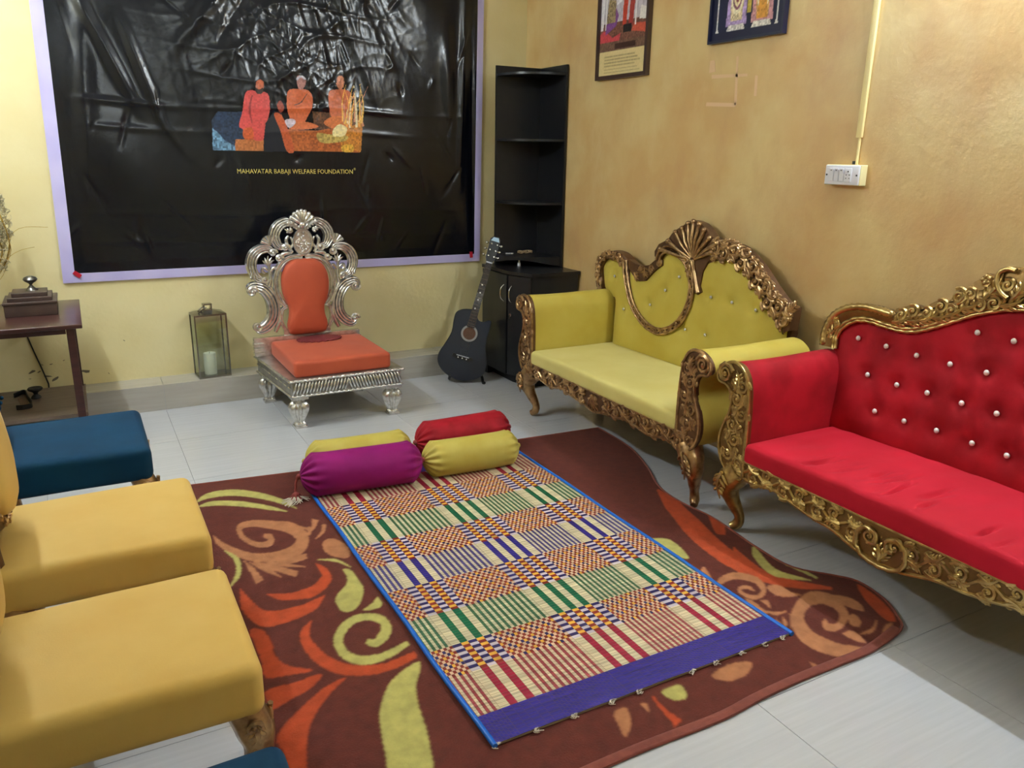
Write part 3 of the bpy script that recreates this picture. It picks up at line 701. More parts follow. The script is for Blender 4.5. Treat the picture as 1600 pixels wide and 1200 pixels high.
# ---- red sofa
def red_sofa():
    yc = 1.51; t = thing('settee', (2.58, yc, 0), 'long crimson velvet settee with pearl buttons and carved brass frame', 'sofa')
    drop = lambda u: .292 - .075*math.exp(-(u/.20)**2) - .02*math.exp(-((abs(u)-.27)/.07)**2) + .008*math.cos(u*26)*min(1, abs(u)*3)
    rs = random.Random(9); folds = []
    for k in range(16):
        y = rs.uniform(.95, 2.0); x = rs.uniform(2.28, 2.40); L = rs.uniform(.10, .30); folds.append((x, y, L, rs.uniform(-.25, .1), rs.uniform(.008, .015), rs.uniform(.008, .018)))
    def sd(p, n):
        if n.z > .3:
            p.z += .012*math.sin((p.y-yc+.66)/1.32*PI)
            for x, y, L, sl, w_, a in folds:
                tx = (p.x-x)/L
                if -.1 < tx < 1.1: yy = y+sl*(p.x-x); p.z -= a*math.exp(-((p.y-yy)/w_)**2)*max(0, math.sin(PI*min(1, max(0, tx))))
            p.z += .004*noise.noise(V((p.x*6, p.y*14, 0)))
        return p
    b, fn = sofa_body(t, yc, .662, M['velvet_red'], M['velvet_red_seat'], M['brass'], M['brass_dark'], drop, 41, sd, 2.80)
    # heart shaped middle motif
    for sg in (1, -1):
        b.tube(smooth_path([fn(sg*x, z, .008) for x, z in ((0,.215),(.06,.225),(.095,.26),(.09,.31),(.055,.335),(.02,.315),(.025,.285),(.05,.285))], 4), .0095, 6, twist=(160,.2,1))
        leaf(b, fn, (0,.235), PI/2+sg*.35, .08, .03, .007, .003); scroll(b, fn, (sg*.05,.305), .022, 1.3, PI, sg, .007, .004)
    obj('rail_carving', b, M['brass'], t, 60)
    Zq = zoom(1100, 400, 3.158); p0 = V((2.80, 0, .45)); nrm = V((-1, 0, .16)).normalized()
    def T(a): q = onp(*Zq(a), p0, nrm); return (q.y, q.z)
    fb = lambda u, v, h: V((2.80+(v-.45)*.16, u, v)) + nrm*h
    mir = lambda p: (2*yc-p[0], p[1])
    bt = [T(a) for a in ((777,407),(915,447),(1065,492),(1230,535),(1410,577),(823,587),(967,637),(1117,676),(1287,727),(1460,778),(858,766),(1003,815),(1163,862),(1338,924),(1510,985),(1365,380),(1545,422))]
    bt += [mir(p) for p in bt if p[0] > yc+.06]
    prs = [((600,440),(680,460)),((606,385),(682,425)),((630,320),(692,393)),((670,270),(727,357)),((740,240),(785,333)),((830,238),(850,340)),((900,255),(915,363)),((960,272),(1000,385)),((1060,268),(1070,388)),((1180,243),(1170,365)),((1270,205),(1270,335)),((1360,165),(1400,300))]
    O = [T(a) for a, _ in prs]+[(yc, T((1579,110))[1])]; I = [T(b_) for _, b_ in prs]+[(yc, T((1579,285))[1])]
    O2 = O+[mir(p) for p in O[-2::-1]]; I2 = I+[mir(p) for p in I[-2::-1]]
    pan = [((o[0]+i[0])/2, (o[1]+i[1])/2) for o, i in zip(O2, I2)]; pan = pan+[(mir(pan[0])[0]+.02, .40), (pan[0][0]-.02, .40)]
    bb = MB(); bb.prism(pan, fb, -.045, -.002); obj('back_board', bb, M['brass_dark'], t, 40)
    dome_panel(t, pan, fb, M['velvet_red'], bt, M['pearl'], br=.011)
    g = MB(); c = MB()
    A, B = ruled_band(g, [fb(*p,0) for p in O2], [fb(*p,0) for p in I2], nrm, [-.02,.034,.042,.040,.036,.030,.026,.030,-.01])
    for fr, r in ((.76,.008),(.90,.008)):
        c.tube([a.lerp(q, fr)+nrm*.030 for a, q in zip(A, B)], r, 8, twist=(150,.22,1))
    for part in (slice(0, 43), slice(len(A)-43, len(A))):      # fat gadrooned roll on the shoulders only
        c.tube([a.lerp(q, .18)+nrm*.034 for a, q in zip(A[part], B[part])], [.004]+[.017]*41+[.006], 9, twist=(260,.16,1))
    # cresting on top of the band
    Zc = lambda a: T(a)
    crest = [Zc(a) for a in ((960,280),(975,262),(1010,255),(1060,238),(1090,250),(1110,262),(1150,235),(1185,219),(1225,232),(1245,215),(1262,185),(1300,170),(1332,165),(1360,132),(1400,112),(1425,88),(1455,108),(1480,95),(1500,66),(1540,55))]+[(yc, T((1579,60))[1])]
    low = [O[7], O[9], O[10], O[11], O[12]]
    full = crest+[mir(p) for p in crest[-2::-1]]+[mir(p) for p in low[:-1]]+low[:-1][::-1][:0]+[(yc, O[12][1]-.02)]+[]
    full = crest+[mir(p) for p in crest[-2::-1]]+[mir((p[0], p[1]-.01)) for p in low]+[(p[0], p[1]-.01) for p in low[-2::-1]]
    g.prism(full, fb, -.02, .032); obj('back_frame', g, M['brass_dark'], t, 45)
    hf = lambda u, v, h: fb(u, v, h+.036)
    for f_ in (lambda p: p, mir):
        sg = 1 if f_((yc+1, 0))[0] > yc else -1
        for a, r in (((1005,295),.022),((1060,278),.024),((1130,285),.020),((1200,255),.026),((1290,205),.030),((1345,195),.022),((1420,135),.018),((1390,250),.024),((1250,275),.022),((1460,240),.026),((1530,150),.022)):
            scroll(c, hf, f_(T(a)), r, 1.5, PI*.3, sg, .0085, .002)
        for a, an, L in (((960,330),.5,.08),((1035,325),.4,.08),((1100,325),.7,.08),((1160,310),.5,.08),((1230,300),.8,.09),((1310,265),.7,.09),((1370,240),1.0,.10),((1430,200),1.2,.09),((1490,250),.5,.09),((1550,220),1.3,.08),((1280,240),1.2,.06)):
            leaf(c, hf, f_(T(a)), (PI-an) if sg > 0 else an, L, L*.45, .008, .0)
        e = [f_(T(a)) for a in ((1530,215),(1495,185),(1478,135),(1490,90),(1530,70),(1572,80))]; c.tube(smooth_path([hf(p[0], p[1], .006) for p in e], 5), .010, 7)
        for q in range(5):
            an = 2*PI*q/5; p = f_(T((1425,125))); c.ball(hf(p[0]+.012*math.cos(an), p[1]+.012*math.sin(an), .006), .009, 5)
    for an in (-.5,-.25,0,.25,.5): leaf(c, hf, (yc, O[12][1]-.01), PI/2+an, .085, .025, .008)
    foliage(c, hf, [((O[i][0]*.55+I[i][0]*.45), (O[i][1]*.55+I[i][1]*.45)) for i in (1,2,3)], .05, 3, .007, .05)
    obj('back_carving', c, M['brass'], t, 60)
red_sofa()

# ================================================================== THRONE
def throne():
    t = thing('throne_chair', (1.29, 4.68, 0), 'low silver carved throne chair with coral cushions before the black banner', 'chair')
    S, SF = M['silver'], M['silver_flat']
    A = [(.972,4.355),(1.643,4.355),(1.590,5.03),(.915,5.03)]
    def ringbox(z0, z1, e):
        c = V((sum(a[0] for a in A)/4, sum(a[1] for a in A)/4)); q = [(a[0]+(1 if a[0] > c.x else -1)*e, a[1]+(1 if a[1] > c.y else -1)*e) for a in A]
        return [(x, y, z0) for x, y in q]+[(x, y, z1) for x, y in q]
    b = MB(); b.hexa(ringbox(.192,.282,-.008)); b.hexa(ringbox(.282,.300,.004)); obj('platform', b, SF, t, 30)
    b = MB()
    for z, e, r in ((.291,.006,.0075),(.197,-.002,.0075)):
        q = [V((x, y, z)) for x, y, _ in ringbox(0,0,e)[:4]]
        for i in range(4):
            m = 90; b.tube([q[i].lerp(q[(i+1)%4], k/m) for k in range(m+1)], r, 6, twist=(230,.25,1))
    n = 34
    for k in range(n):        # slanting gadroons on the front apron
        s = (k+.5)/n; x = .985+(1.632-.985)*s; sl = (.012 if s < .5 else -.012)
        b.tube([(x+sl, 4.361, .278), (x+sl*.4, 4.352, .262), (x-sl*.6, 4.352, .225), (x-sl, 4.359, .208)], [.0045,.0075,.007,.003], 6)
    for k in range(9):
        s = (k+.5)/9; p = V((.972-.057*s, 4.355+.675*s)); b.tube([(p.x+.004, p.y-.03, .245), (p.x-.001, p.y, .25), (p.x+.004, p.y+.03, .245)], [.002,.006,.002], 5)
    obj('apron_carving', b, S, t, 60)
    for x, y in ((1.022,4.405),(1.592,4.405),(1.545,4.975),(.972,4.975)):
        b = MB(); b.box((x-.048,y-.048,.176),(x+.048,y+.048,.192)); b.lathe([(.036,.176),(.036,.166),(.028,.158),(.042,.150),(.055,.128),(.053,.105),(.042,.075),(.030,.048),(.024,.03),(.03,.022)][::-1], (x,y,0), 48, .13, 12)
        b.box((x-.036,y-.036,0),(x+.036,y+.036,.012)); b.box((x-.03,y-.03,.012),(x+.03,y+.03,.022)); obj('leg', b, S, t, 35)
    def sd(p, nn): 
        if nn.z > .3: p.z += .008*math.sin((p.x-1.0)/.58*PI)*math.sin((p.y-4.37)/.6*PI)+.002*noise.noise(V((p.x*9, p.y*9, 0)))
        return p
    b = MB(); b.rbox((1.002,4.372,.300),(1.582,4.968,.396), .020, 12, sd); obj('seat_cushion', b, M['coral'], t, 50)
    # ---- back, traced left half mirrored about its axis
    Yb = 4.985; xc = 1.243; Zq = zoom(380, 320, 6)
    def T(a): p = ony(*Zq(a), Yb); return (p.x, p.z)
    fn = lambda u, v, h: V((u, Yb-h, v))
    mir = lambda p: (2*xc-p[0], p[1])
    tri = [-.022,.010,.024,.022,.006,.018,.030,.018,.006,.022,.024,.010,-.022]
    b = MB(); c = MB()
    big = [([(95,835),(60,815),(70,775),(115,768),(190,795),(255,870),(285,960),(280,1050),(235,1125),(175,1165),(125,1160)], [.018,.034,.05,.062,.07,.078,.08,.078,.074,.068,.045]),
           ([(285,455),(262,440),(235,412),(160,420),(100,470),(75,545),(90,625),(135,685),(190,710)], [.02,.035,.05,.06,.066,.066,.06,.05,.035]),
           ([(405,420),(385,395),(335,385),(300,330),(295,265),(330,200),(395,160),(440,160)], [.02,.035,.05,.062,.066,.064,.055,.03]),
           ([(552,485),(455,492),(375,535),(325,610),(305,700),(315,800),(350,890),(395,945)], [.036,.038,.038,.038,.038,.038,.036,.028]),
           ([(412,955),(372,975),(352,1040),(362,1110),(405,1180)], [.016,.022,.026,.026,.02])]
    for f_ in (lambda p: p, mir):
        for pts, wd in big:
            P_ = centre_band(b, [f_(T(a)) for a in pts], wd, fn, [-.022,.006,.010,.012,.012,.012,.010,.006,-.022], 6); W_ = smooth_vals(wd, 6)
            for off in ((-.36,-.12,.12,.36) if max(wd) > .05 else (-.3,.3)):     # raised ridges
                e = []
                for i in range(len(P_)):
                    d_ = (P_[min(i+1,len(P_)-1)]-P_[max(i-1,0)]).normalized(); q_ = P_[i]+V((-d_.y,d_.x,0))*W_[i]*off; e.append(fn(q_.x, q_.y, .012))
                c.tube(e, [w__*(.115 if max(wd) > .05 else .19) for w__ in W_], 6)
        sg = 1 if f_((xc+1, 0))[0] > xc else -1
        for a, r, h0 in (((85,815),.030,1),((130,1135),.028,-1),((278,450),.020,1),((200,700),.020,-1),((395,400),.020,1),((335,500),.020,1)):
            scroll(c, fn, f_(T(a)), r, 1.3, 0, h0*sg, .011, .012)
        # connecting stems, lily and small leaves
        def stem(pts, w): c.tube(smooth_path([fn(*f_(T(a)), .006) for a in pts], 4), smooth_vals(w, 4), 6)
        stem(((340,495),(385,455),(455,452)), [.010,.016,.008]); stem(((245,760),(255,690),(245,620),(235,560)), [.012,.010,.009,.010])
        stem(((235,620),(190,590),(175,620),(200,640)), [.007,.010,.010,.008]); stem(((245,640),(285,585),(300,600)), [.007,.010,.007])
        stem(((420,290),(400,330),(420,400),(450,440)), [.008,.012,.010,.010]); stem(((440,300),(465,360),(440,410),(460,445)), [.006,.010,.010,.010])
        stem(((330,960),(340,1080),(300,1190)), [.012,.018,.012]); stem(((245,770),(300,850),(345,940)), [.014,.012,.014])
        for an in (-.9,-.45,0,.45,.9):
            p = f_(T((235,560))); leaf(c, fn, p, PI/2+an, .055-.012*abs(an), .012, .0075, .008, 1)
        for an in (-.8,-.4,0,.4,.8):
            p = f_(T((250,375))); c.tube([fn(p[0], p[1], .012), fn(p[0]+.06*math.cos(PI*.62*(1 if sg < 0 else 1)+an) if sg < 0 else p[0]+.06*math.cos(PI*.62+an), p[1]+.06*math.sin(PI*.62+an), .012)] if f_((0,0)) == (0,0) else
                   [fn(p[0], p[1], .012), fn(p[0]-.06*math.cos(PI*.62+an), p[1]+.06*math.sin(PI*.62+an), .012)], [.006,.012], 6)
        for a, an, L in (((500,200),2.7,.07),((520,225),2.2,.06),((470,175),3.0,.07),((455,240),2.9,.05)):
            p = f_(T(a)); leaf(c, fn, p, an if f_((0,0)) == (0,0) else PI-an, L, .022, .009, .018, 2)
        for a in ((85,640),(115,700),(90,700)): p = f_(T(a)); leaf(c, fn, p, PI/2, .05, .02, .009, .006, 2)
    for an in (-1.0,-.65,-.3,0,.3,.65,1.0):    # shell on top
        p = (xc-.0, T((530,185))[1]); q = (p[0]+math.sin(an)*.075, p[1]+math.cos(an)*.082)
        c.tube([fn(*p, .02), fn((p[0]+q[0])/2, (p[1]+q[1])/2, .03), fn(*q, .018)], [.006,.011,.014], 6); c.ball(fn(*q, .018), .015, 6)
    mz = T((540,345))[1]
    c.ball(fn(xc, T((520,185))[1], .02), .022, 7)
    b.prism([(xc+.054*math.cos(2*PI*k/12), mz+.076*math.sin(2*PI*k/12)) for k in range(12)], fn, -.02, .016)
    c.tube([fn(xc+.056*math.cos(2*PI*k/24), mz+.078*math.sin(2*PI*k/24), .014) for k in range(25)], .009, 6, cap=False)
    rs = random.Random(2)
    for k in range(46):
        a = rs.uniform(0, 2*PI); r = math.sqrt(rs.random()); c.ball(fn(xc+.042*r*math.cos(a), mz+.062*r*math.sin(a), .016), .008, 4)
    # lower rail and side blocks joining the back to the platform
    zr = .412; b.box((xc-.34, Yb-.016, zr-.006), (xc+.34, Yb+.022, zr+.008)); b.box((xc-.34, Yb-.012, .30), (xc+.34, Yb+.022, zr))
    b.box((xc-.15, Yb-.002, zr), (xc+.15, Yb+.016, zr+.05))
    for sg in (-1, 1):
        for z in (.32,.35,.378): b.box((xc+sg*.315-.03, Yb-.035+ (z-.32)*.1, z-.011), (xc+sg*.315+.03, Yb+.02, z+.008))
    obj('back_frame', b, S, t, 45); obj('back_carving', c, S, t, 60)
    # padded oval
    L_ = [T(a) for a in ((545,503),(470,513),(400,560),(362,640),(353,720),(365,820),(395,905),(425,960),(428,1040),(413,1120),(425,1175),(470,1210))]
    poly = L_+[mir(p) for p in L_[::-1] if abs(p[0]-xc) > .01]; poly = smooth_poly(poly, 3)
    P = [fn(u, v, .0) for u, v in poly]; cu = sum(p[0] for p in poly)/len(poly); cv = sum(p[1] for p in poly)/len(poly)
    vs = []; fs = []; n = len(poly); lev = ((1,-.004),(1,.018),(.975,.034),(.92,.044),(.8,.052),(.55,.058),(.25,.061))
    for q, h in lev: vs += [fn(cu+(u-cu)*q, cv+(v-cv)*q, h) for u, v in poly]
    for i in range(len(lev)-1): fs += [(i*n+k, i*n+(k+1)%n, (i+1)*n+(k+1)%n, (i+1)*n+k) for k in range(n)]
    fs += [tuple((len(lev)-1)*n+k for k in range(n))]; q = MB(); q.add(vs, fs); obj('back_cushion', q, M['coral'], t, 60)
    # maroon scalloped cloth on the seat
    b = MB(); N_ = 96; c0 = (1.285, 4.865, .4105); vs = []
    for r, dz in ((.001,.0),(.06,.0),(.115,.001),(1,0)):
        for k in range(N_):
            a = 2*PI*k/N_; rr = r if r < .5 else .128+.016*abs(math.sin(a*10))
            vs.append((c0[0]+rr*math.cos(a), c0[1]+rr*math.sin(a)*.62, c0[2]+dz+(.003*math.sin(a*22) if r > .5 else 0)))
    vs += [(x, y, z-.006) for x, y, z in vs[3*N_:]]
    fs = [(i*N_+k, i*N_+(k+1)%N_, (i+1)*N_+(k+1)%N_, (i+1)*N_+k) for i in range(4) for k in range(N_)]+[tuple(range(N_))[::-1], tuple(4*N_+k for k in range(N_))]
    b.add(vs, fs); recentre(tag(obj('doily', b, M['maroon_lace'], None, 40), 'maroon scalloped doily lying on the coral throne seat', 'doily'))
throne()

# ================================================================== SIDE CHAIRS
def side_chair(y0, y1, x1, cloth, label, group, tuft=False):
    yc = (y0+y1)/2; x0 = x1-.56; t = thing('side_chair', ((x0+x1)/2, yc, 0), label, 'chair', group)
    def sd(p, n):
        u = (p.x-x0)/(x1-x0); v = (p.y-y0)/(y1-y0)
        if n.z > .3: p.z += .014*math.sin(PI*min(1,max(0,u)))*math.sin(PI*min(1,max(0,v)))+.002*noise.noise(V((p.x*5, p.y*5, 1)))
        p.y += (v-.5)*(-.03)*(1-u)                                  # a little narrower at the back
        return p
    b = MB(); b.rbox((x0,y0,.318),(x1,y1,.452), .030, 12, sd); obj('seat', b, cloth, t, 60)
    b = MB(); b.box((x0+.07,y0+.09,.295),(x1-.09,y1-.09,.32)); obj('seat_base', b, M['gold_dark'], t)
    for sx, sy in ((1,1),(1,-1),(-1,1),(-1,-1)):
        lx = x1-.045 if sx > 0 else x0+.05; ly = yc+sy*((y1-y0)/2-.05); o = .02*sx; q = .012*sy
        b = MB(); b.tube(smooth_path([(lx,ly,.325),(lx+o,ly+q,.27),(lx+o*1.2,ly+q*1.5,.21),(lx,ly+q*.5,.12),(lx-o*.3,ly,.05),(lx+o*.3,ly+q,.010)],4), smooth_vals([.042,.044,.034,.022,.017,.02],4), 8)
        lg = obj('leg', b, M['gold'], t, 60); b = MB(); rx = sx*1.0
        fl = lambda u, v, h: V((lx+o+rx*(.036+h)-rx*(.27-v)*.12, ly+u, v)); leaf(b, fl, (0,.315), -PI/2, .12, .035, .007, -.004, 4)
        f2 = lambda u, v, h: V((lx+o*.6+u, ly+q+sy*(.038+h)-sy*(.27-v)*.12, v)); leaf(b, f2, (0,.315), -PI/2, .11, .03, .007, -.004, 4); scroll(b, f2, (0,.30), .016, 1.3, 0, 1, .007, 0)
        obj('leg_carving', b, M['gold'], lg, 60)
    # oval back: padded front in a carved ring, on two carved supports
    zc, rz, ry = .80, .27, .215; xb = x0+.032; lean = .16
    fb = lambda u, v, h: V((xb-(v-.5)*lean+h, yc+u, v))
    b = MB(); n = 40; lev = ((1.0,-.03),(1.0,.0),(.98,.026),(.93,.042),(.8,.058),(.55,.070),(.25,.076),(.02,.078)); vs = []
    for q, h in lev: vs += [fb(ry*q*math.cos(2*PI*k/n), zc+rz*q*math.sin(2*PI*k/n), h) for k in range(n)]
    fs = [(i*n+k, i*n+(k+1)%n, (i+1)*n+(k+1)%n, (i+1)*n+k) for i in range(len(lev)-1) for k in range(n)]+[tuple(range(n))[::-1], tuple((len(lev)-1)*n+k for k in range(n))]
    b.add(vs, fs); bk = obj('backrest', b, cloth, t, 60)
    if tuft:
        for u, v in [(u*.07*(1)+(.035 if j % 2 else 0), .62+.09*j) for j in range(5) for u in (-2,-1,0,1)]:
            if (u/ry)**2+((v-zc)/rz)**2 < .7: q = MB(); q.ball(fb(u, v, .066), .008, 5); obj('button', q, cloth, bk, 60)
    b = MB(); b.tube([fb((ry+.018)*math.cos(2*PI*k/60), zc+(rz+.018)*math.sin(2*PI*k/60), -.012) for k in range(61)], .024, 8, cap=False)
    for s in (-1, 1): b.tube(smooth_path([(x0+.04, yc+s*.17, .33), (x0+.01, yc+s*.19, .45), tuple(fb(s*.17, .60, -.015))], 4), [.024]*9, 8)
    obj('back_frame', b, M['gold_dark'], t, 60)
    b = MB(); fr = lambda u, v, h: fb(u, v, h+.006)
    for k in range(22):
        a = 2*PI*k/22; leaf(b, fr, ((ry+.018)*math.cos(a), zc+(rz+.018)*math.sin(a)), a+PI/2, .06, .018, .006, .006, 2)
    for an in (-.6,-.3,0,.3,.6): leaf(b, fr, (0, zc+rz+.02), PI/2+an, .09, .025, .008, .004, 2)
    obj('back_carving', b, M['gold'], t, 60)
side_chair(3.125, 3.675, .158, M['velvet_teal'], 'teal velvet side chair next to the dark wooden side table', None, True)
side_chair(2.275, 2.795, .250, M['velvet_mustard'], 'mustard velvet side chair beside the teal chair nearest the table', None)
side_chair(1.575, 2.085, .253, M['velvet_mustard'], 'mustard velvet side chair beside the teal chair farthest from the table', None)
side_chair(.80, 1.335, .235, M['velvet_teal'], 'teal velvet side chair ending the row farthest from the side table', None, True)

# ================================================================== RUG
ZR = .007
def bumps(X, Y):
    e = np.exp(-((X-2.24)/.13)**2)
    return ZR + e*(.016*np.exp(-((Y-1.78)/.16)**2)+.010*np.exp(-((Y-2.35)/.12)**2)+.012*np.exp(-((Y-1.5)/.08)**2)) + .0015*np.sin(X*9+Y*4)*np.sin(Y*7)
def rug():
    r8 = zoom(800, 660, 2.222); r7 = zoom(280, 740, 2.61); r3 = zoom(1000, 880, 6); r2 = zoom(1100, 700, 3.158); r6 = zoom(860, 760, 3)
    def W(z_, pts): return [(lambda p: (p.x, p.y))(onz(*z_(a), ZR+.002)) for a in pts]
    idn = lambda a: a
    right = W(idn, ((935,668),(985,699),(1012,730),(1026,755),(1045,772),(1075,790),(1110,808),(1150,833),(1185,856),(1240,889),(1300,899),(1340,908),(1380,934),(1402,962),(1407,984)))
    near = W(idn, ((1365,1015),(1310,1038),(1250,1062),(1190,1090),(1130,1122),(1020,1165),(940,1199)))
    near += [(.75, 1.36), (.5, 1.345), (.285, 1.335)]
    left = [(.275,1.9),(.29,2.6),(.31,3.2),(.335,3.78)]
    far = W(idn, ((295,763),(470,736),(650,708),(800,688)))
    outline = [(p.x, p.y) for p in smooth_path([V2(p) for p in right+near], 4)] + left + far[1:]
    x0, x1 = .25, 2.66; y0, y1 = 1.32, 3.82; st = .005
    X, Y = np.meshgrid(np.arange(x0, x1, st), np.arange(y0, y1, st)); m = inside(outline, X, Y)
    col = np.zeros(X.shape+(3,)); B = np.array(lin('552015')[:3]); col[:] = B
    C = dict(o=lin('a8401a')[:3], l=lin('aca35a')[:3], t=lin('a26a45')[:3], e=lin('6e3327')[:3], b=B)
    def poly(z_, pts, c, sm=True): col[inside(W(z_, smooth_poly(pts) if sm else pts), X, Y)] = C[c]
    def st_(z_, pts, wd, c): col[inside(W(z_, stroke_poly(pts, wd)), X, Y)] = C[c]
    # -- side by the mustard chairs
    st_(r7, ((70,115),(120,88),(220,76),(330,88),(420,112),(480,140)), (6,22,26,24,20,4), 'l'); st_(r7, ((78,134),(140,120),(250,122),(350,135),(440,152)), (6,20,22,18,4), 'l')
    st_(r7, ((345,250),(372,258),(368,280),(330,288),(285,275),(248,245),(250,215),(300,202),(380,208),(455,220),(500,255),(492,295),(440,325),(370,338),(295,338),(215,312),(160,278),(140,250)), (16,26,26,22,20,20,24,26,34,46,52,52,46,38,34,30,20,4), 't')
    for p, w_ in ((((262,352),(300,395),(328,440)),(4,24,36)),(((285,360),(350,385),(415,420)),(4,24,4)),(((300,355),(400,385),(482,408)),(6,24,26)),(((320,350),(420,368),(515,378)),(6,16,3)),(((400,360),(460,350),(520,333)),(6,26,22)),
                  (((488,212),(540,225),(555,185)),(4,14,26)),(((500,225),(530,245),(530,215)),(3,12,14)),(((555,265),(585,235),(590,205)),(3,14,18))): st_(r7, p, w_, 't')
    poly(r7, ((583,285),(605,265),(645,268),(690,300),(690,340),(640,338),(600,320)), 't'); st_(r7, ((560,348),(640,352),(700,380)), (3,11,3), 'l')
    st_(r7, ((185,312),(235,350),(240,410),(205,462)), (4,20,20,4), 'l')
    st_(r7, ((355,488),(430,500),(540,480),(598,430),(590,395),(553,362)), (4,26,42,44,30,4), 'o'); st_(r7, ((248,466),(285,545),(350,588),(450,572),(540,538),(594,494)), (4,58,68,52,40,4), 'o')
    poly(r7, ((668,388),(700,392),(738,440),(752,480),(735,530),(700,560),(660,555),(638,520),(650,485),(682,450),(684,420)), 'l'); poly(r7, ((750,555),(790,525),(810,500),(828,535),(795,552)), 'l')
    st_(r7, ((765,680),(800,690),(832,660),(845,630),(830,598),(780,582),(715,592),(668,630),(648,680),(668,728),(720,757),(790,757),(860,732),(935,688)), (22,32,42,42,36,28,30,36,38,36,38,36,30,20), 'l')
    st_(r7, ((540,596),(512,660),(560,737),(640,787),(740,802),(850,787),(965,735)), (4,42,52,50,42,36,30), 'o')
    poly(r7, ((285,638),(345,638),(375,690),(400,750),(450,782),(545,800),(430,822),(350,826),(330,740)), 'o'); poly(r7, ((355,882),(470,848),(582,815),(540,870),(450,920),(375,962),(360,930)), 'o')
    poly(r7, ((682,828),(590,872),(510,940),(440,1010),(395,1080),(430,1140),(445,1230),(515,1230),(520,1120),(530,1040),(560,970),(620,890)), 'o')
    poly(r7, ((978,765),(930,790),(880,830),(850,870),(830,920),(818,980),(825,1060),(840,1130),(870,1230),(1028,1230),(1022,1110),(1002,1020),(972,930),(966,860),(982,800)), 'l')
    # -- side by the settees
    st_(r8, ((505,232),(560,290),(620,360),(700,430),(800,500),(900,548),(1000,575),(1110,582)), (8,52,62,60,50,36,24,10), 'o')
    st_(r8, ((680,320),(720,370),(740,390)), (6,40,4), 'o'); st_(r8, ((770,430),(790,470),(860,520)), (4,34,20), 'o')
    poly(r8, ((475,402),(540,403),(582,430),(614,472),(560,462),(520,436),(485,416)), 'l')
    st_(r8, ((838,430),(852,462),(900,520),(960,545),(1035,558)), (10,28,28,18,4), 'l'); st_(r8, ((905,468),(970,502),(1058,548)), (3,14,10), 'l')
    poly(r8, ((665,500),(690,535),(695,562),(655,535)), 't')
    st_(r3, ((1075,262),(1010,225),(945,230),(940,262),(1010,305),(1090,318),(1150,285),(1150,232),(1085,165),(960,125),(850,122),(765,160),(725,215)), (16,30,38,34,34,40,48,52,58,62,66,62,16), 't')
    for p, w_ in ((((985,330),(1050,370),(1130,440),(1200,470)),(6,46,56,10)),(((1130,345),(1190,370),(1220,420)),(6,40,6)),(((1170,440),(1280,470),(1390,440)),(10,34,6)),
                  (((1200,520),(1230,560),(1235,590)),(6,44,6)),(((1270,520),(1300,570),(1300,610)),(6,46,6)),(((1340,500),(1360,560),(1355,615)),(6,44,6)),(((1400,470),(1430,540),(1420,610)),(6,40,6))): st_(r3, p, w_, 't')
    poly(r3, ((1190,230),(1250,215),(1340,240),(1420,290),(1510,315),(1400,326),(1290,310),(1220,270)), 't')
    st_(r2, ((590,850),(610,885),(660,885),(690,840),(665,785),(600,750),(525,752),(475,790),(462,850),(500,920),(580,970),(690,1000),(790,985)), (24,34,36,42,46,54,60,62,66,74,72,60,8), 't')
    poly(r2, ((585,735),(700,735),(770,770),(788,812),(740,800),(650,762)), 't'); poly(r2, ((710,838),(742,828),(772,868),(760,892),(720,880)), 't'); poly(r2, ((680,918),(740,910),(800,962),(730,946)), 't')
    st_(r2, ((770,925),(830,905),(850,860)), (4,18,4), 't'); st_(r2, ((880,930),(900,890),(930,870)), (3,22,12), 't')
    poly(r2, ((755,670),(850,730),(920,800),(945,855),(890,850),(830,790),(790,740)), 'o')
    poly(r6, ((755,885),(830,832),(935,818),(942,850),(900,892),(830,908)), 't'); poly(r6, ((523,962),(560,936),(612,930),(642,985),(580,1000)), 'l')
    st_(r6, ((480,985),(530,1045),(580,1090),(600,1110)), (14,18,34,50), 'o'); poly(r6, ((298,1060),(355,1038),(378,1110),(350,1175),(320,1120)), 't'); poly(r6, ((420,1020),(450,1015),(462,1055)), 't')
    st_(r8, ((1035,830),(1060,850),(1100,858)), (4,16,4), 't')
    # soften the outlines by about one pile tuft
    for _ in range(1): col = (col*2+np.roll(col,1,0)+np.roll(col,-1,0)+np.roll(col,1,1)+np.roll(col,-1,1))/6
    P = np.stack([X, Y, bumps(X, Y)], -1)
    t = thing('rug', (1.3, 2.5, 0), 'brown rug with orange, olive and tan scrolls under the woven mat', 'rug')
    o = grid_mesh('pile', P, M['rug'], t, m); set_pattern(o.data, col.reshape(-1,3))
    b = MB(); ring = outline+[outline[0]]
    b.tube([(x, y, float(bumps(np.array(x), np.array(y)))-.001) for x, y in ring], .0055, 6, cap=False); obj('edge_binding', b, M['rug_edge'], t, 60)
    b = MB(); nr = [(p.x, p.y) for p in smooth_path([V2(p) for p in [right[-1]]+near], 4)]
    vs = []; 
    for i, (x, y) in enumerate(nr):
        a = V2(nr[max(i-1,0)]); c = V2(nr[min(i+1,len(nr)-1)]); d = (c-a).normalized(); n = V((d.y, -d.x, 0)); n = n if n.y > 0 else -n
        for q, h in ((-.004,-.005),(-.002,.002),(.012,.0035),(.026,.002),(.03,-.001)):
            p = V((x, y, 0))+n*q; vs.append((p.x, p.y, float(bumps(np.array(p.x), np.array(p.y)))+h))
    b.add(vs, [(i*5+j, i*5+j+1, (i+1)*5+j+1, (i+1)*5+j) for i in range(len(nr)-1) for j in range(4)]); obj('hem', b, M['rug_edge'], t, 60)
rug()

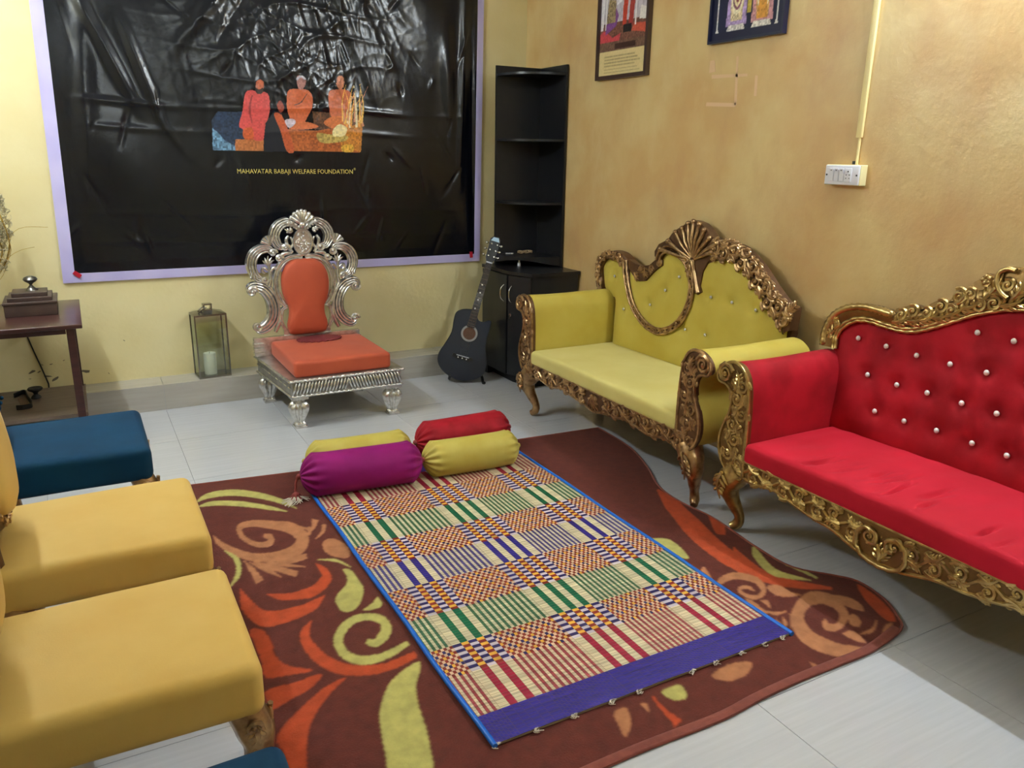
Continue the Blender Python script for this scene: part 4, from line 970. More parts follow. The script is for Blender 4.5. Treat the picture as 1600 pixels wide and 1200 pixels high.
# ================================================================== WOVEN MAT
def reed_mat():
    t = thing('reed_mat', (1.39, 2.5, ZR), 'woven reed mat with coloured stripes, chequers and blue side bindings', 'mat')
    XA, XB, YA, YBk = .826, 1.952, 1.565, 3.53
    bandsY = [(1.565,1.682,'P'),(1.682,1.872,'R'),(1.872,2.022,'C'),(2.022,2.212,'G'),(2.212,2.418,'C'),(2.418,2.61,'B'),(2.61,2.808,'C'),(2.808,3.0,'G'),(3.0,3.205,'C'),(3.205,3.41,'R'),(3.41,3.53,'P')]
    NAT, GRN, BLU, RED, PUR = [np.array(lin(c)[:3]) for c in ('d2c29c','05603f','33277e','9a1c36','31237f')]
    YEL, LIL, DRK, BRN, WHT, PNK = [np.array(lin(c)[:3]) for c in ('dba53c','c3b7bd','2b2258','84281e','d6cabb','d2b08e')]
    cols = []      # (x0,x1,kind,index)
    def fine(a, b, n):
        w_ = (b-a)/n
        for i in range(n): cols.append((a+i*w_, a+(i+1)*w_, 'f', i))
    def bold(seq):
        for i, (a, b, k) in enumerate(seq): cols.append((a, b, k, i))
    fine(XA, .910, 8)
    bold([(.910,.942,'n'),(.942,.967,'s'),(.967,.997,'n'),(.997,1.024,'s'),(1.024,1.052,'n')])
    fine(1.052, 1.283, 20)
    bold([(1.283,1.315,'n'),(1.315,1.341,'s'),(1.341,1.370,'n'),(1.370,1.396,'s'),(1.396,1.424,'n'),(1.424,1.450,'s'),(1.450,1.484,'n')])
    fine(1.484, 1.688, 20)
    bold([(1.688,1.729,'n'),(1.729,1.755,'s'),(1.755,1.788,'n'),(1.788,1.814,'s'),(1.814,1.848,'n')])
    fine(1.848, XB, 9)
    # rows of reeds: one strip of faces each
    rows = []; rs = np.random.default_rng(4)
    for a, b, k in bandsY:
        step = .0072 if k != 'C' else .0148; n = max(2, round((b-a)/step))
        if k == 'C': n = max(2, n)
        for i in range(n): rows.append((a+(b-a)*i/n, a+(b-a)*(i+1)/n, k, i))
    vs = []; fs = []; fc = []
    for y0, y1, k, i in rows:
        j = rs.normal()*.10
        for x0, x1, kd, c in cols:
            h = .0105 + (.0012 if kd in 'ns' else .0004)
            if k == 'P': q = PUR*(1+j+rs.normal()*.10)
            elif k == 'C':
                if kd == 'f': q = (DRK if (i//2+c) % 4 == 0 else BRN) if (i+c) % 2 == 0 else (PNK if (c*3+i) % 5 else YEL)
                elif kd == 's': q = YEL if i % 2 else BRN
                else: q = DRK if i % 2 else LIL
                q = q*(1+rs.normal()*.08)
            else:
                S_ = dict(R=RED, G=GRN, B=BLU)[k]
                if kd == 'f': q = (S_*.85+NAT*.07)*(1+j) if c % 2 == 0 else (NAT*.88+S_*.08)*(1+j)
                elif kd == 's': q = S_*(1+j)
                else: q = NAT*(1+j)
            o = len(vs); e = .0003; zq = ZR+h+(.0006 if (i+c) % 2 else 0)
            vs += [(x0+e, y0+e, zq), (x1-e, y0+e, zq), (x1-e, y1-e, zq), (x0+e, y1-e, zq)]; fs.append((o,o+1,o+2,o+3)); fc += [np.clip(q, .005, .95)]*4
    me_b = MB(); me_b.v = vs; me_b.f = fs
    o = obj('reed_weave', me_b, M['mat'], t, 0, kind='stuff'); set_pattern(o.data, np.array(fc))
    b = MB(); b.box((XA+.001, YA+.001, ZR+.003), (XB-.001, YBk-.001, ZR+.0092)); obj('backing', b, mat('reed_backing', '8f7f63', .9), t)
    for x in (XA, XB):
        b = MB(); P = [V((x+.002*math.sin(y*9), y, ZR+.0095)) for y in np.linspace(YA-.006, YBk+.005, 40)]; b.tube(P, .0085, 8); obj('side_binding', b, M['blue_bind'], t, 60)
    # knotted warp ends along the hem
    rr = random.Random(8)
    for k, px in enumerate(((778,1168),(905,1128),(968,1108),(1012,1094),(1096,1062),(1133,1048),(1168,1030),(1208,1018),(1232,1004),(845,1148))):
        p = onz(px[0], px[1], ZR+.004); p.y = min(p.y, YA+.002); b = MB()
        for q in range(4):
            a = rr.uniform(0, 2*PI); L = rr.uniform(.008, .018)
            b.tube(smooth_path([(p.x, YA+.004, ZR+.009), (p.x+.012*math.cos(a), YA-.004+.005*math.sin(a), ZR+.012), (p.x+L*math.cos(a+1.5), YA-.008+L*.45*math.sin(a+1.5), ZR+.008), (p.x+L*math.cos(a+3.2)*.8, YA-.006+.008*math.sin(a*3), ZR+.005)], 3), .0013, 4)
        obj('warp_knot', b, M['thread'], t, 60)
reed_mat()

# ================================================================== BOLSTERS
def bolster(A, B, R, cloth, label, tassel_at=None, seed=0, cord=None):
    A = V(A); B = V(B); t = thing('bolster', ((A.x+B.x)/2, (A.y+B.y)/2, A.z-R), label, 'bolster', None)
    d = B-A; L = d.length; d.normalize(); side = d.cross(V((0,0,1))).normalized(); up = side.cross(d)
    b = MB(); n = 104; m = 52; vs = []; rs = random.Random(seed); ph = [rs.uniform(0, 6.28) for _ in range(4)]
    for i in range(m+1):
        s = i/m; s = .5-.5*math.cos(PI*s); e = min(s, 1-s)*L; rr = R*(min(1, e/(R*.62)))**.48 if e > 0 else 0
        rr = max(rr, R*.07); g = math.exp(-(e/(R*.62))**2)
        bend = .010*math.sin(PI*s)*math.sin(seed)
        for k in range(n):
            a = 2*PI*k/n; ripple = 1+g*.13*math.sin(a*13+ph[0]+.8*math.sin(a*2+ph[1]))+.010*math.sin(3*a+s*6+ph[2])
            q = rr*ripple; y_ = math.cos(a)*q; z_ = math.sin(a)*q
            z_ = max(z_, -R*.93)+0
            vs.append(A + d*(s*L) + side*(y_+bend) + up*z_)
    fs = [(i*n+k, i*n+(k+1)%n, (i+1)*n+(k+1)%n, (i+1)*n+k) for i in range(m) for k in range(n)]+[tuple(range(n))[::-1], tuple(m*n+k for k in range(n))]
    b.add(vs, fs); obj('cover', b, cloth, t, 75)
    for end, sg in ((A, -1), (B, 1)):
        b = MB(); b.ball(end+d*sg*.004, .014, 6); obj('end_knot', b, cord or cloth, t, 60)
    if tassel_at:
        e0, sg = (A, -1) if tassel_at == 'A' else (B, 1); P = [e0+d*sg*.012, e0+d*sg*.026+V((0,-.012,-.05)), e0+d*sg*.034+V((.004,-.03,-R+.026))]
        b = MB(); b.tube(smooth_path(P, 4), .006, 6, twist=(300,.3,1)); c = obj('cord', b, M['thread_red'], t, 60)
        b = MB(); b.ball(P[-1], .016, 6, (1,1,.8)); hd = P[-1]
        for k in range(7):
            a = 2*PI*k/7; b.tube([hd+V((.012*math.cos(a),.012*math.sin(a),.004)), hd+V((.02*math.cos(a),.02*math.sin(a),-.010)), hd+V((.03*math.cos(a),.03*math.sin(a),-.016))], [.004,.004,.003], 5)
        tz = obj('tassel_head', b, M['thread_red'], c, 60)
        b = MB(); r2 = random.Random(5)
        for k in range(60):
            a = r2.uniform(0, 2*PI); l = r2.uniform(.025, .07); z0 = ZR+.006
            b.tube([hd+V((.012*math.cos(a),.012*math.sin(a),-.006)), V((hd.x+l*.5*math.cos(a), hd.y+l*.4*math.sin(a)-.012, z0+.010)), V((hd.x+l*math.cos(a+r2.uniform(-.4,.4))-.01, hd.y+l*.7*math.sin(a)-.022, z0+r2.uniform(0,.004)))], .0014, 4)
        obj('tassel_threads', b, M['thread'], c, 60, kind='stuff')
zb = ZR+.012
bolster((.775,3.405,zb+.093), (1.352,3.345,zb+.093), .101, M['magenta'], 'plump magenta velvet bolster with a tassel at its outer end on mat', 'A', 1, M['thread_red'])
bolster((1.362,3.355,zb+.083), (1.880,3.335,zb+.083), .090, M['bolster_lime'], 'lime velvet bolster with pleated ends in front of the red bolster', None, 2)
bolster((.850,3.600,zb+.085), (1.385,3.565,zb+.085), .091, M['bolster_lime'], 'lime velvet bolster tucked behind the magenta bolster', None, 3)
bolster((1.420,3.585,zb+.092), (1.965,3.590,zb+.092), .099, M['bolster_red'], 'crimson crushed velvet bolster behind the lime bolster', None, 4, M['thread_red'])

# ================================================================== GUITAR
def guitar():
    Pb = V((2.29, 4.80, .035)); Pt = V((2.555, 4.88, .985)); v = (Pt-Pb).normalized()
    n = V((-.40, -.90, 0)); n = (n-v*n.dot(v)).normalized(); u = v.cross(n).normalized()
    if u.x < 0: u = -u
    t = thing('guitar', (2.33, 4.84, 0), 'blue-black cutaway acoustic guitar leaning beside the black cabinet', 'guitar')
    Zq = zoom(660, 360, 4.2857)
    def T(a): p = onp(*Zq(a), Pb, n)-Pb; return (p.dot(u), p.dot(v))
    fn = lambda a, b_, h: Pb+u*a+v*b_+n*h
    body = smooth_poly([T(a) for a in ((335,530),(275,528),(230,548),(212,600),(198,680),(155,755),(112,820),(105,880),(138,940),(200,985),(270,1006),(345,998),(408,962),(430,885),(422,800),(432,720),(453,650),(460,612),(440,604),(405,614),(375,602),(362,560),(360,535))], 3)
    b = MB(); b.prism(body, fn, -.07, -.002); bd = obj('body', b, M['guitar_blue'], t, 40)
    b = MB(); ring = [fn(x, y, -.002) for x, y in body]; b.tube(ring+[ring[0]], .0022, 5, cap=False); obj('edge_binding', b, M['guitar_black'], t, 60)
    c = T((314,690)); 
    disc = lambda r0, r1, h, mt, nm: (lambda bb: obj(nm, bb, mt, bd, 40))((lambda bb: (bb.add([fn(c[0]+r*math.cos(2*PI*k/32), c[1]+r*math.sin(2*PI*k/32), h) for r in (r0, r1) for k in range(32)], [(k, (k+1)%32, 32+(k+1)%32, 32+k) for k in range(32)]), bb)[1])(MB()))
    disc(.0005, .044, .0, M['soundhole'], 'sound_hole'); disc(.044, .058, .0006, M['rosette'], 'rosette'); disc(.058, .061, .0007, M['guitar_black'], 'rosette_ring')
    a0, a1 = T((322,650)), T((447,215)); ax = V((a1[0]-a0[0], a1[1]-a0[1], 0)); Ln = ax.length; ax.normalize(); nx = V((ax.y, -ax.x, 0))
    f2 = lambda s, w_, h: fn(a0[0]+ax.x*s+nx.x*w_, a0[1]+ax.y*s+nx.y*w_, h)
    b = MB(); b.hexa([f2(0,-.027,.0),f2(0,.027,.0),f2(Ln,.021,.0),f2(Ln,-.021,.0),f2(0,-.027,.008),f2(0,.027,.008),f2(Ln,.021,.008),f2(Ln,-.021,.008)]); fb_ = obj('fretboard', b, M['fretboard'], t)
    b = MB(); b.tube([f2(.10,0,-.02), f2(Ln,0,-.012)], [.022,.019], 10); obj('neck', b, M['guitar_black'], t, 60)
    for k in range(1, 18):
        s = Ln*(1-(1-2**(-k/12))*1.62) 
        if s > .01: b = MB(); w_ = .021+.006*(1-s/Ln); b.bar(f2(s,-w_,.0085), f2(s,w_,.0085), .0015, .0015); obj('fret', b, M['nickel'], fb_)
    for a in ((352,523),(372,465),(386,418),(400,365)):
        p = T(a); b = MB(); b.ball(fn(p[0], p[1], .0085), .006, 5); obj('inlay_dot', b, M['pearl'], fb_, 60)
    b = MB(); b.bar(f2(Ln,-.021,.008), f2(Ln,.021,.008), .007, .008); obj('nut', b, M['white_plastic'], t)
    hd = [f2(Ln+s, w_, 0) for s, w_ in ((.0,-.02),(.03,-.033),(.17,-.036),(.185,-.02),(.187,.02),(.17,.036),(.03,.033),(.0,.02))]
    b = MB(); b.prism([(s, w_) for s, w_ in ((.0,-.02),(.03,-.033),(.165,-.036),(.182,-.02),(.184,.02),(.165,.036),(.03,.033),(.0,.02))], lambda s, w_, h: f2(Ln+s, w_, h), -.014, .002); hs = obj('headstock', b, M['guitar_black'], t, 40)
    b = MB(); b.prism([(.150,-.030),(.176,-.018),(.178,.018),(.150,.030)], lambda s, w_, h: f2(Ln+s, w_, h), .002, .0035); obj('head_label', b, M['headplate'], hs)
    for k in range(3):
        for sg in (-1, 1):
            s = .045+.042*k; b = MB(); b.tube([f2(Ln+s, sg*.02, .0), f2(Ln+s, sg*.02, .012)], [.007,.005], 8); b.tube([f2(Ln+s, sg*.034, -.006), f2(Ln+s, sg*.045, -.006)], .003, 6)
            b.ball(f2(Ln+s, sg*.053, -.006), .010, 6); obj('tuning_peg', b, M['nickel'], hs, 60)
    p = T((268,848)); b = MB(); b.prism([(-.075,-.010),(-.05,-.018),(.05,-.018),(.075,-.010),(.07,.012),(-.07,.012)], lambda x, y, h: f2(0,0,0)*0+fn(p[0]+nx.x*x+ax.x*y, p[1]+nx.y*x+ax.y*y, h), -.001, .009); br = obj('bridge', b, M['guitar_black'], t, 40)
    b = MB(); b.bar(fn(p[0]-nx.x*.045+ax.x*.006, p[1]-nx.y*.045+ax.y*.006, .010), fn(p[0]+nx.x*.045+ax.x*.006, p[1]+nx.y*.045+ax.y*.006, .010), .004, .004); obj('saddle', b, M['white_plastic'], br)
    for x in (-.03,0,.03): b = MB(); b.ball(fn(p[0]+nx.x*x-ax.x*.008, p[1]+nx.y*x-ax.y*.008, .009), .0055, 5); obj('bridge_pin', b, M['pearl'], br, 60)
    for k in range(6):
        w_ = -.0175+.007*k; e = fn(p[0]+nx.x*w_*1.5+ax.x*.004, p[1]+nx.y*w_*1.5+ax.y*.004, .012); b = MB(); b.tube([e, f2(Ln, w_, .0125)], .0006, 4); obj('string', b, M['nickel'], t, 0)
    # folding stand under it
    s = thing('guitar_stand', (2.32, 4.85, 0), 'small black folding stand under the blue-black guitar', 'stand')
    back = fn(0, .08, -.11)
    for sg in (-1, 1):
        b = MB(); q = fn(sg*.11, .055, -.075); b.tube(smooth_path([back+u*sg*.02+V((0,.02,.10)), fn(sg*.10,.04,-.11), V((fn(sg*.12,0,-.1).x, fn(sg*.12,0,-.1).y, .012)), fn(sg*.12,-.012,.0)*1+V((0,0,0)), fn(sg*.125,.0,.03)], 4), .010, 7); obj('foot', b, M['rubber'], s, 60)
    b = MB(); b.tube([back+u*.03+V((0,.02,.10)), back-u*.03+V((0,.02,.10))], .012, 8); b.tube([back+V((0,.02,.10)), V((back.x+.03, back.y+.10, .01))], .010, 7); obj('rear_strut', b, M['rubber'], s, 60)
guitar()

# ================================================================== CABINET, CORNER SHELF AND WHAT LIES ON THEM
ZCAB = .795
def cabinet():
    t = thing('corner_cabinet', (2.76, 4.75, 0), 'low black corner cabinet with two curved door handles behind the guitar', 'cabinet')
    top = [(2.53,5.05),(2.525,4.66),(2.605,4.462),(2.982,4.462),(2.982,5.05)]; z = lambda u, v, h: V((u, v, h))
    ins = [(2.548,5.045),(2.545,4.666),(2.617,4.48),(2.975,4.48),(2.975,5.045)]
    b = MB(); b.prism(ins, z, .06, ZCAB-.022); obj('body', b, M['black_lam'], t, 30)
    b = MB(); b.prism(top, z, ZCAB-.022, ZCAB); obj('top', b, M['black_lam'], t, 30)
    b = MB(); b.prism([(2.60,5.03),(2.60,4.70),(2.65,4.52),(2.96,4.52),(2.96,5.03)], z, .0, .06); obj('plinth', b, M['black_lam'], t, 30)
    for (x, y) in ((2.635,4.505),(2.57,5.01)):
        b = MB(); b.box((x-.02,y-.02,0),(x+.02,y+.02,.06)); obj('foot', b, M['black_lam'], t)
    for k, (p, q) in enumerate((((2.545,5.04),(2.542,4.674)),((2.545,4.662),(2.617,4.484)))):
        p = V((p[0],p[1],0)); q = V((q[0],q[1],0)); d = (q-p).normalized(); o = V((d.y,-d.x,0)); o = o if o.x < 0 else -o
        b = MB(); b.hexa([p+V((0,0,.075)),q+V((0,0,.075)),q+o*.014+V((0,0,.075)),p+o*.014+V((0,0,.075)),p+V((0,0,ZCAB-.03)),q+V((0,0,ZCAB-.03)),q+o*.014+V((0,0,ZCAB-.03)),p+o*.014+V((0,0,ZCAB-.03))]); dr = obj('door', b, M['black_lam'], t)
        hp = (q-d*.035 if k == 0 else p+d*.030)+o*.014
        b = MB(); b.tube(smooth_path([hp+V((0,0,.695)), hp+o*.022+V((0,0,.675)), hp+o*.028+V((0,0,.64)), hp+o*.022+V((0,0,.605)), hp+V((0,0,.585))], 4), .005, 7); obj('handle', b, M['chrome'], dr, 60)
        if k == 1:
            b = MB(); c = hp+V((0,0,.50)); b.tube([c, c+o*.012], .011, 10); b.box((c.x-.016,c.y-.004,.475),(c.x-.012,c.y+.004,.50)); obj('lock', b, M['chrome'], dr, 60)
    # ---- corner shelf standing on it
    t = thing('corner_shelf', (2.85, 4.9, ZCAB), 'tall black open corner shelf standing on the low cabinet', 'shelf')
    xc, yc, zt = 2.968, 5.03, 2.122; L = .345
    b = MB(); b.box((xc-L, yc, ZCAB), (xc+.012, yc+.015, zt)); obj('side_panel', b, M['black_lam'], t)
    b = MB(); b.box((xc, yc-L+.01, ZCAB), (xc+.015, yc, zt)); obj('side_panel', b, M['black_lam'], t)
    def board(z): 
        pl = [(xc, yc), (xc-L, yc)]+[(xc-L*.98*math.cos(a)**.8 if math.cos(a) > 0 else xc, yc-(L-.01)*.98*math.sin(a)**.8) for a in np.linspace(.001, PI/2-.001, 14)]+[(xc, yc-L+.01)]
        return pl
    for z in (ZCAB+.055, 1.22, 1.635, 2.055):
        b = MB(); b.prism([(x-.0005, y-.0005) for x, y in board(z)], lambda u, v, h: V((u, v, h)), z, z+.015); obj('shelf_board', b, M['black_lam'], t, 30)
    b = MB(); pl = board(0)[1:-1]; vs = []      # curved skirt under the lowest board
    for i, (x, y) in enumerate(pl): 
        s = i/(len(pl)-1); lowz = ZCAB+.005+.042*math.sin(PI*s); vs += [(x, y, ZCAB+.055), (x, y, min(lowz, ZCAB+.05)), (x+.008, y+.008, ZCAB+.055), (x+.008, y+.008, min(lowz, ZCAB+.05))]
    b.add(vs, [f for i in range(len(pl)-1) for f in ((i*4,i*4+1,i*4+5,i*4+4),(i*4+2,i*4+6,i*4+7,i*4+3),(i*4+1,i*4+3,i*4+7,i*4+5))]); obj('skirt', b, M['black_lam'], t, 60)
    # coil of twine, white clips, little white bottle
    zs = ZCAB+.071; rs = random.Random(4); b = MB(); P = []
    c0 = onz(819, 396, zs)
    for k in range(60):
        a = k*.62; r = .022+.012*math.sin(k*.37); cx = c0.x+.045*math.sin(k*.11)*1.0; cy = c0.y-.01*math.sin(k*.2)
        P.append((cx+r*math.cos(a), cy+r*.7*math.sin(a), zs+.005+.012*abs(math.sin(k*.5))))
    b.tube(P, .0042, 5); recentre(tag(obj('twine', b, M['rope'], None, 60), 'loose coil of beige twine on the black corner shelf', 'twine'))
    for k in range(3):
        p = onz(792+4*k, 396.5, zs); b = MB(); b.rbox((p.x-.008,p.y-.005,zs),(p.x+.008,p.y+.005,zs+.007),.002,2); b.tube([(p.x-.012,p.y,zs+.004),(p.x+.013,p.y,zs+.004)], .002, 5)
        recentre(tag(obj('clip', b, M['white_plastic'], None, 40), 'tiny white clip beside the coil of twine on shelf', 'clip', 'white clips on the corner shelf'))
    p = onz(811, 415.5, ZCAB); t = thing('bottle', (p.x, p.y, ZCAB), 'tiny white bottle on the cabinet under the corner shelf', 'bottle')
    b = MB(); b.lathe([(.011,0),(.012,.004),(.010,.022),(.006,.028)], (p.x,p.y,ZCAB), 12); obj('body', b, M['white_plastic'], t, 50)
    b = MB(); b.lathe([(.0065,.028),(.007,.030),(.006,.040),(.003,.042)], (p.x,p.y,ZCAB), 12); obj('cap', b, M['pearl'], t, 50)
cabinet()

# ================================================================== SIDE TABLE, BOX, PLANT, LANTERN
def table():
    t = thing('side_table', (-.30, 4.78, 0), 'dark wooden side table with a lower shelf against the yellow wall', 'table')
    x0, x1, y0, y1, zt = -.60, -.022, 4.36, 5.12, .712
    b = MB(); b.rbox((x0,y0,zt-.022),(x1,y1,zt), .004, 3); obj('table_top', b, M['wood_dark'], t, 40)
    for x in (x0+.10, x1-.055):
        for y in (y0+.05, y1-.07):
            b = MB(); b.bar((x,y,0),(x,y,zt-.022), .036, .036); obj('leg', b, M['wood_dark'], t)
    b = MB(); b.box((x0+.06,y0+.12,.205),(x1-.028,y1-.05,.222)); obj('lower_shelf', b, M['wood_shelf'], t)
    for y in (y0+.04, y1-.06): b = MB(); b.box((x0+.12,y-.009,zt-.05),(x1-.075,y+.009,zt-.022)); obj('apron', b, M['wood_dark'], t)
    # stepped wooden box with a metal finial
    zq = zt; c = (-.243, 4.80); t2 = thing('wooden_box', (c[0], c[1], zq), 'dark stepped wooden box with pewter knob on the side table', 'box')
    b = MB(); b.rbox((c[0]-.118,c[1]-.13,zq),(c[0]+.118,c[1]+.13,zq+.062), .003, 2); obj('base', b, M['box_wood'], t2, 40)
    z = zq+.062
    lid = MB(); lid.rbox((c[0]-.122,c[1]-.135,z),(c[0]+.122,c[1]+.135,z+.012), .002, 2); ld = obj('lid', lid, M['box_wood'], t2, 40)
    for k, (wx, wy, h) in enumerate(((.100,.108,.020),(.080,.083,.020))):
        b = MB(); b.rbox((c[0]-wx,c[1]-wy,z+.012+.020*k),(c[0]+wx,c[1]+wy,z+.012+.020*k+h), .002, 2); obj('step', b, M['box_wood'], ld, 40)
    b = MB(); b.lathe([(.030,0),(.029,.004),(.016,.016),(.006,.028),(.010,.036),(.028,.048),(.034,.057),(.029,.067),(.012,.075),(.001,.077)], (c[0]+.01,c[1]+.005,z+.052), 20); obj('knob', b, M['pewter'], ld, 50)
    # dried gold plumes in a vase
    vx, vy = -.475, 4.98; t3 = thing('vase', (vx, vy, zt), 'brass vase holding gold wire stems and glittering mesh plumes', 'vase')
    b = MB(); b.lathe([(.035,0),(.05,.02),(.055,.06),(.035,.10),(.028,.13),(.036,.145),(.034,.146),(.025,.13)], (vx,vy,zt), 20); obj('body', b, M['brass'], t3, 50)
    rs = random.Random(12)
    for k in range(22):
        a = rs.uniform(-.5, .9); h = rs.uniform(.30, .50); x = vx+.10*a+.04; ytop = vy+rs.uniform(-.05,.05)
        b = MB(); b.tube(smooth_path([(vx+rs.uniform(-.015,.015), vy+rs.uniform(-.015,.015), zt+.06), (vx+.05+.06*a, vy, zt+.18), (x+.05, ytop, zt+.18+h*.4), (x+.03*a, ytop, zt+.12+h)], 4), .0022, 4); obj('stem', b, M['goldfoil'], t3, 60)
    for ex, ez, zz_ in (((75,355),(22,362),(5,430)),((54,386),(30,392),(8,408))):
        b = MB(); P = [ony(*q, vy) for q in (zz_, ez, ex)]; b.tube(smooth_path([V((vx+.01,vy,zt+.10)), P[0], P[1], P[2]], 6), .0016, 4); obj('stem', b, M['goldfoil'], t3, 60)
    b = MB(); ra = random.Random(3)
    for px, py, r in ((-2,395,.055),(4,350,.045),(-22,370,.07)):
        p = ony(px, py, vy)
        for k in range(130):
            a = ra.uniform(0, 2*PI); s_ = ra.random(); rr = r*math.sin(PI*(.1+.85*s_))**.8*(1-.4*s_)*ra.uniform(.55, 1); z = p.z-.10+.24*s_; q = ra.uniform(.008, .016); ph = ra.uniform(0, 6)
            b.tube([(p.x+rr*math.cos(a)+q*math.cos(ph+t*1.3), p.y+rr*math.sin(a)+q*math.sin(ph+t*1.1), z+q*math.sin(ph*2+t*1.3)+.004*t) for t in range(6)], .0016, 4)
    obj('plume', b, M['glitter'], t3, 60, kind='stuff')
    # on the lower shelf: black cup stand and a strap
    zl = .222; p = onz(57, 622, zl); b = MB(); b.lathe([(.018,0),(.026,.004),(.022,.012),(.010,.024),(.014,.034),(.034,.046),(.038,.054),(.034,.060),(.004,.052)], (p.x,p.y,zl), 18)
    recentre(tag(obj('cup', b, M['rubber'], None, 50), 'small black footed cup on the lower shelf of the side table', 'cup'))
    q = [onz(*a, zl) for a in ((22,622),(38,616),(44,626),(50,636),(38,640),(26,641))]
    t4 = thing('belt', (q[2].x, q[2].y, zl), 'looped black strap with tan lining lying on the table shelf', 'belt')
    b = MB(); P = smooth_path([V((p.x, p.y, zl+.014)) for p in q], 4)
    vs = []
    for i, s in enumerate(P): vs += [(s.x, s.y, zl), (s.x+.004, s.y+.003, zl), (s.x+.004, s.y+.003, zl+.026), (s.x, s.y, zl+.026)]
    b.add(vs, [f for i in range(len(P)-1) for f in ((i*4,i*4+1,i*4+5,i*4+4),(i*4+1,i*4+2,i*4+6,i*4+5),(i*4+2,i*4+3,i*4+7,i*4+6),(i*4+3,i*4,i*4+4,i*4+7))]+[(0,1,2,3),tuple((len(P)-1)*4+k for k in (3,2,1,0))]); obj('strap', b, M['rubber'], t4, 40)
    b = MB(); b.prism([(p.x, p.y) for p in [onz(*a, zl) for a in ((28,624),(40,620),(45,632),(34,637))]], lambda u, v, h: V((u, v, h)), zl, zl+.004); obj('lining', b, M['tan_leather'], t4, 40)
    # cable against the wall
    b = MB(); b.tube(smooth_path([ony(x, y, YB-.006) for x, y in ((30,490),(38,514),(50,543),(64,573),(76,600))], 4), .0042, 6); b.tube([ony(76,600,YB-.006), ony(76,600,YB-.006)+V((0,-.03,-.02))], .0042, 6)
    o = tag(obj('cable', b, M['rubber'], None, 60), 'thin dark cable running down the yellow wall behind the table', 'cable')
table()

def lantern():
    zb = ZLEDGE; cx, cy, w_, d_, h_ = .672, 5.182, .196, .135, .395; a = math.radians(5)
    t = thing('lantern', (cx, cy, zb), 'square steel and glass candle lantern on the tiled ledge', 'lantern')
    R_ = lambda x, y, z: V((cx+x*math.cos(a)-y*math.sin(a), cy+x*math.sin(a)+y*math.cos(a), zb+z))
    def bx(mb, x0, y0, z0, x1, y1, z1): mb.hexa([R_(*p) for p in ((x0,y0,z0),(x1,y0,z0),(x1,y1,z0),(x0,y1,z0),(x0,y0,z1),(x1,y0,z1),(x1,y1,z1),(x0,y1,z1))])
    X, Y = w_/2, d_/2
    b = MB(); bx(b,-X,-Y,0,X,Y,.012); obj('base', b, M['lantern_steel'], t)
    for sx in (-1, 1):
        for sy in (-1, 1): b = MB(); bx(b, sx*X-(.008 if sx > 0 else 0), sy*Y-(.008 if sy > 0 else 0), .012, sx*X+(0 if sx > 0 else .008), sy*Y+(0 if sy > 0 else .008), h_); obj('post', b, M['lantern_steel'], t)
    b = MB(); bx(b,-X,-Y,h_,X,Y,h_+.010); b.hexa([R_(*p) for p in ((-X,-Y,h_+.01),(X,-Y,h_+.01),(X,Y,h_+.01),(-X,Y,h_+.01),(-.04,-.03,h_+.028),(.04,-.03,h_+.028),(.04,.03,h_+.028),(-.04,.03,h_+.028))]); rf = obj('roof', b, M['lantern_steel'], t)
    b = MB(); bx(b,-.026,-.022,h_+.028,.026,.022,h_+.036)
    for sx in (-1, 1): bx(b, sx*.022-.004,-.018,h_+.03,sx*.022+.004,.018,h_+.066)
    bx(b,-.026,-.022,h_+.062,.026,.022,h_+.070); obj('chimney', b, M['lantern_steel'], rf)
    b = MB(); b.tube(smooth_path([R_(-.02,-.02,h_+.055), R_(-.04,-.03,h_+.05), R_(-.062,-.03,h_+.032), R_(-.05,-.03,h_+.028), R_(-.01,-.025,h_+.05)], 4), .004, 6); obj('ring', b, M['lantern_steel'], rf, 60)
    g = .0025
    for (x0,y0,x1,y1) in ((-X+.008,-Y+.002,X-.008,-Y+.002+g),(-X+.008,Y-.002-g,X-.008,Y-.002),(-X+.002,-Y+.008,-X+.002+g,Y-.008),(X-.002-g,-Y+.008,X-.002,Y-.008)):
        b = MB(); bx(b,x0,y0,.012,x1,y1,h_); obj('pane', b, M['glass'], t)
    p = R_(-.012, .0, .0125); t = thing('candle', p, 'thick white pillar candle standing inside the glass lantern', 'candle')
    b = MB(); b.lathe([(.036,0),(.038,.004),(.038,.128),(.036,.135),(.030,.137),(.022,.130),(.002,.128)], p, 24); obj('wax', b, M['wax'], t, 50)
    b = MB(); b.tube([p+V((0,0,.127)), p+V((.002,0,.142))], .0015, 5); obj('wick', b, M['rubber'], t, 60)
lantern()

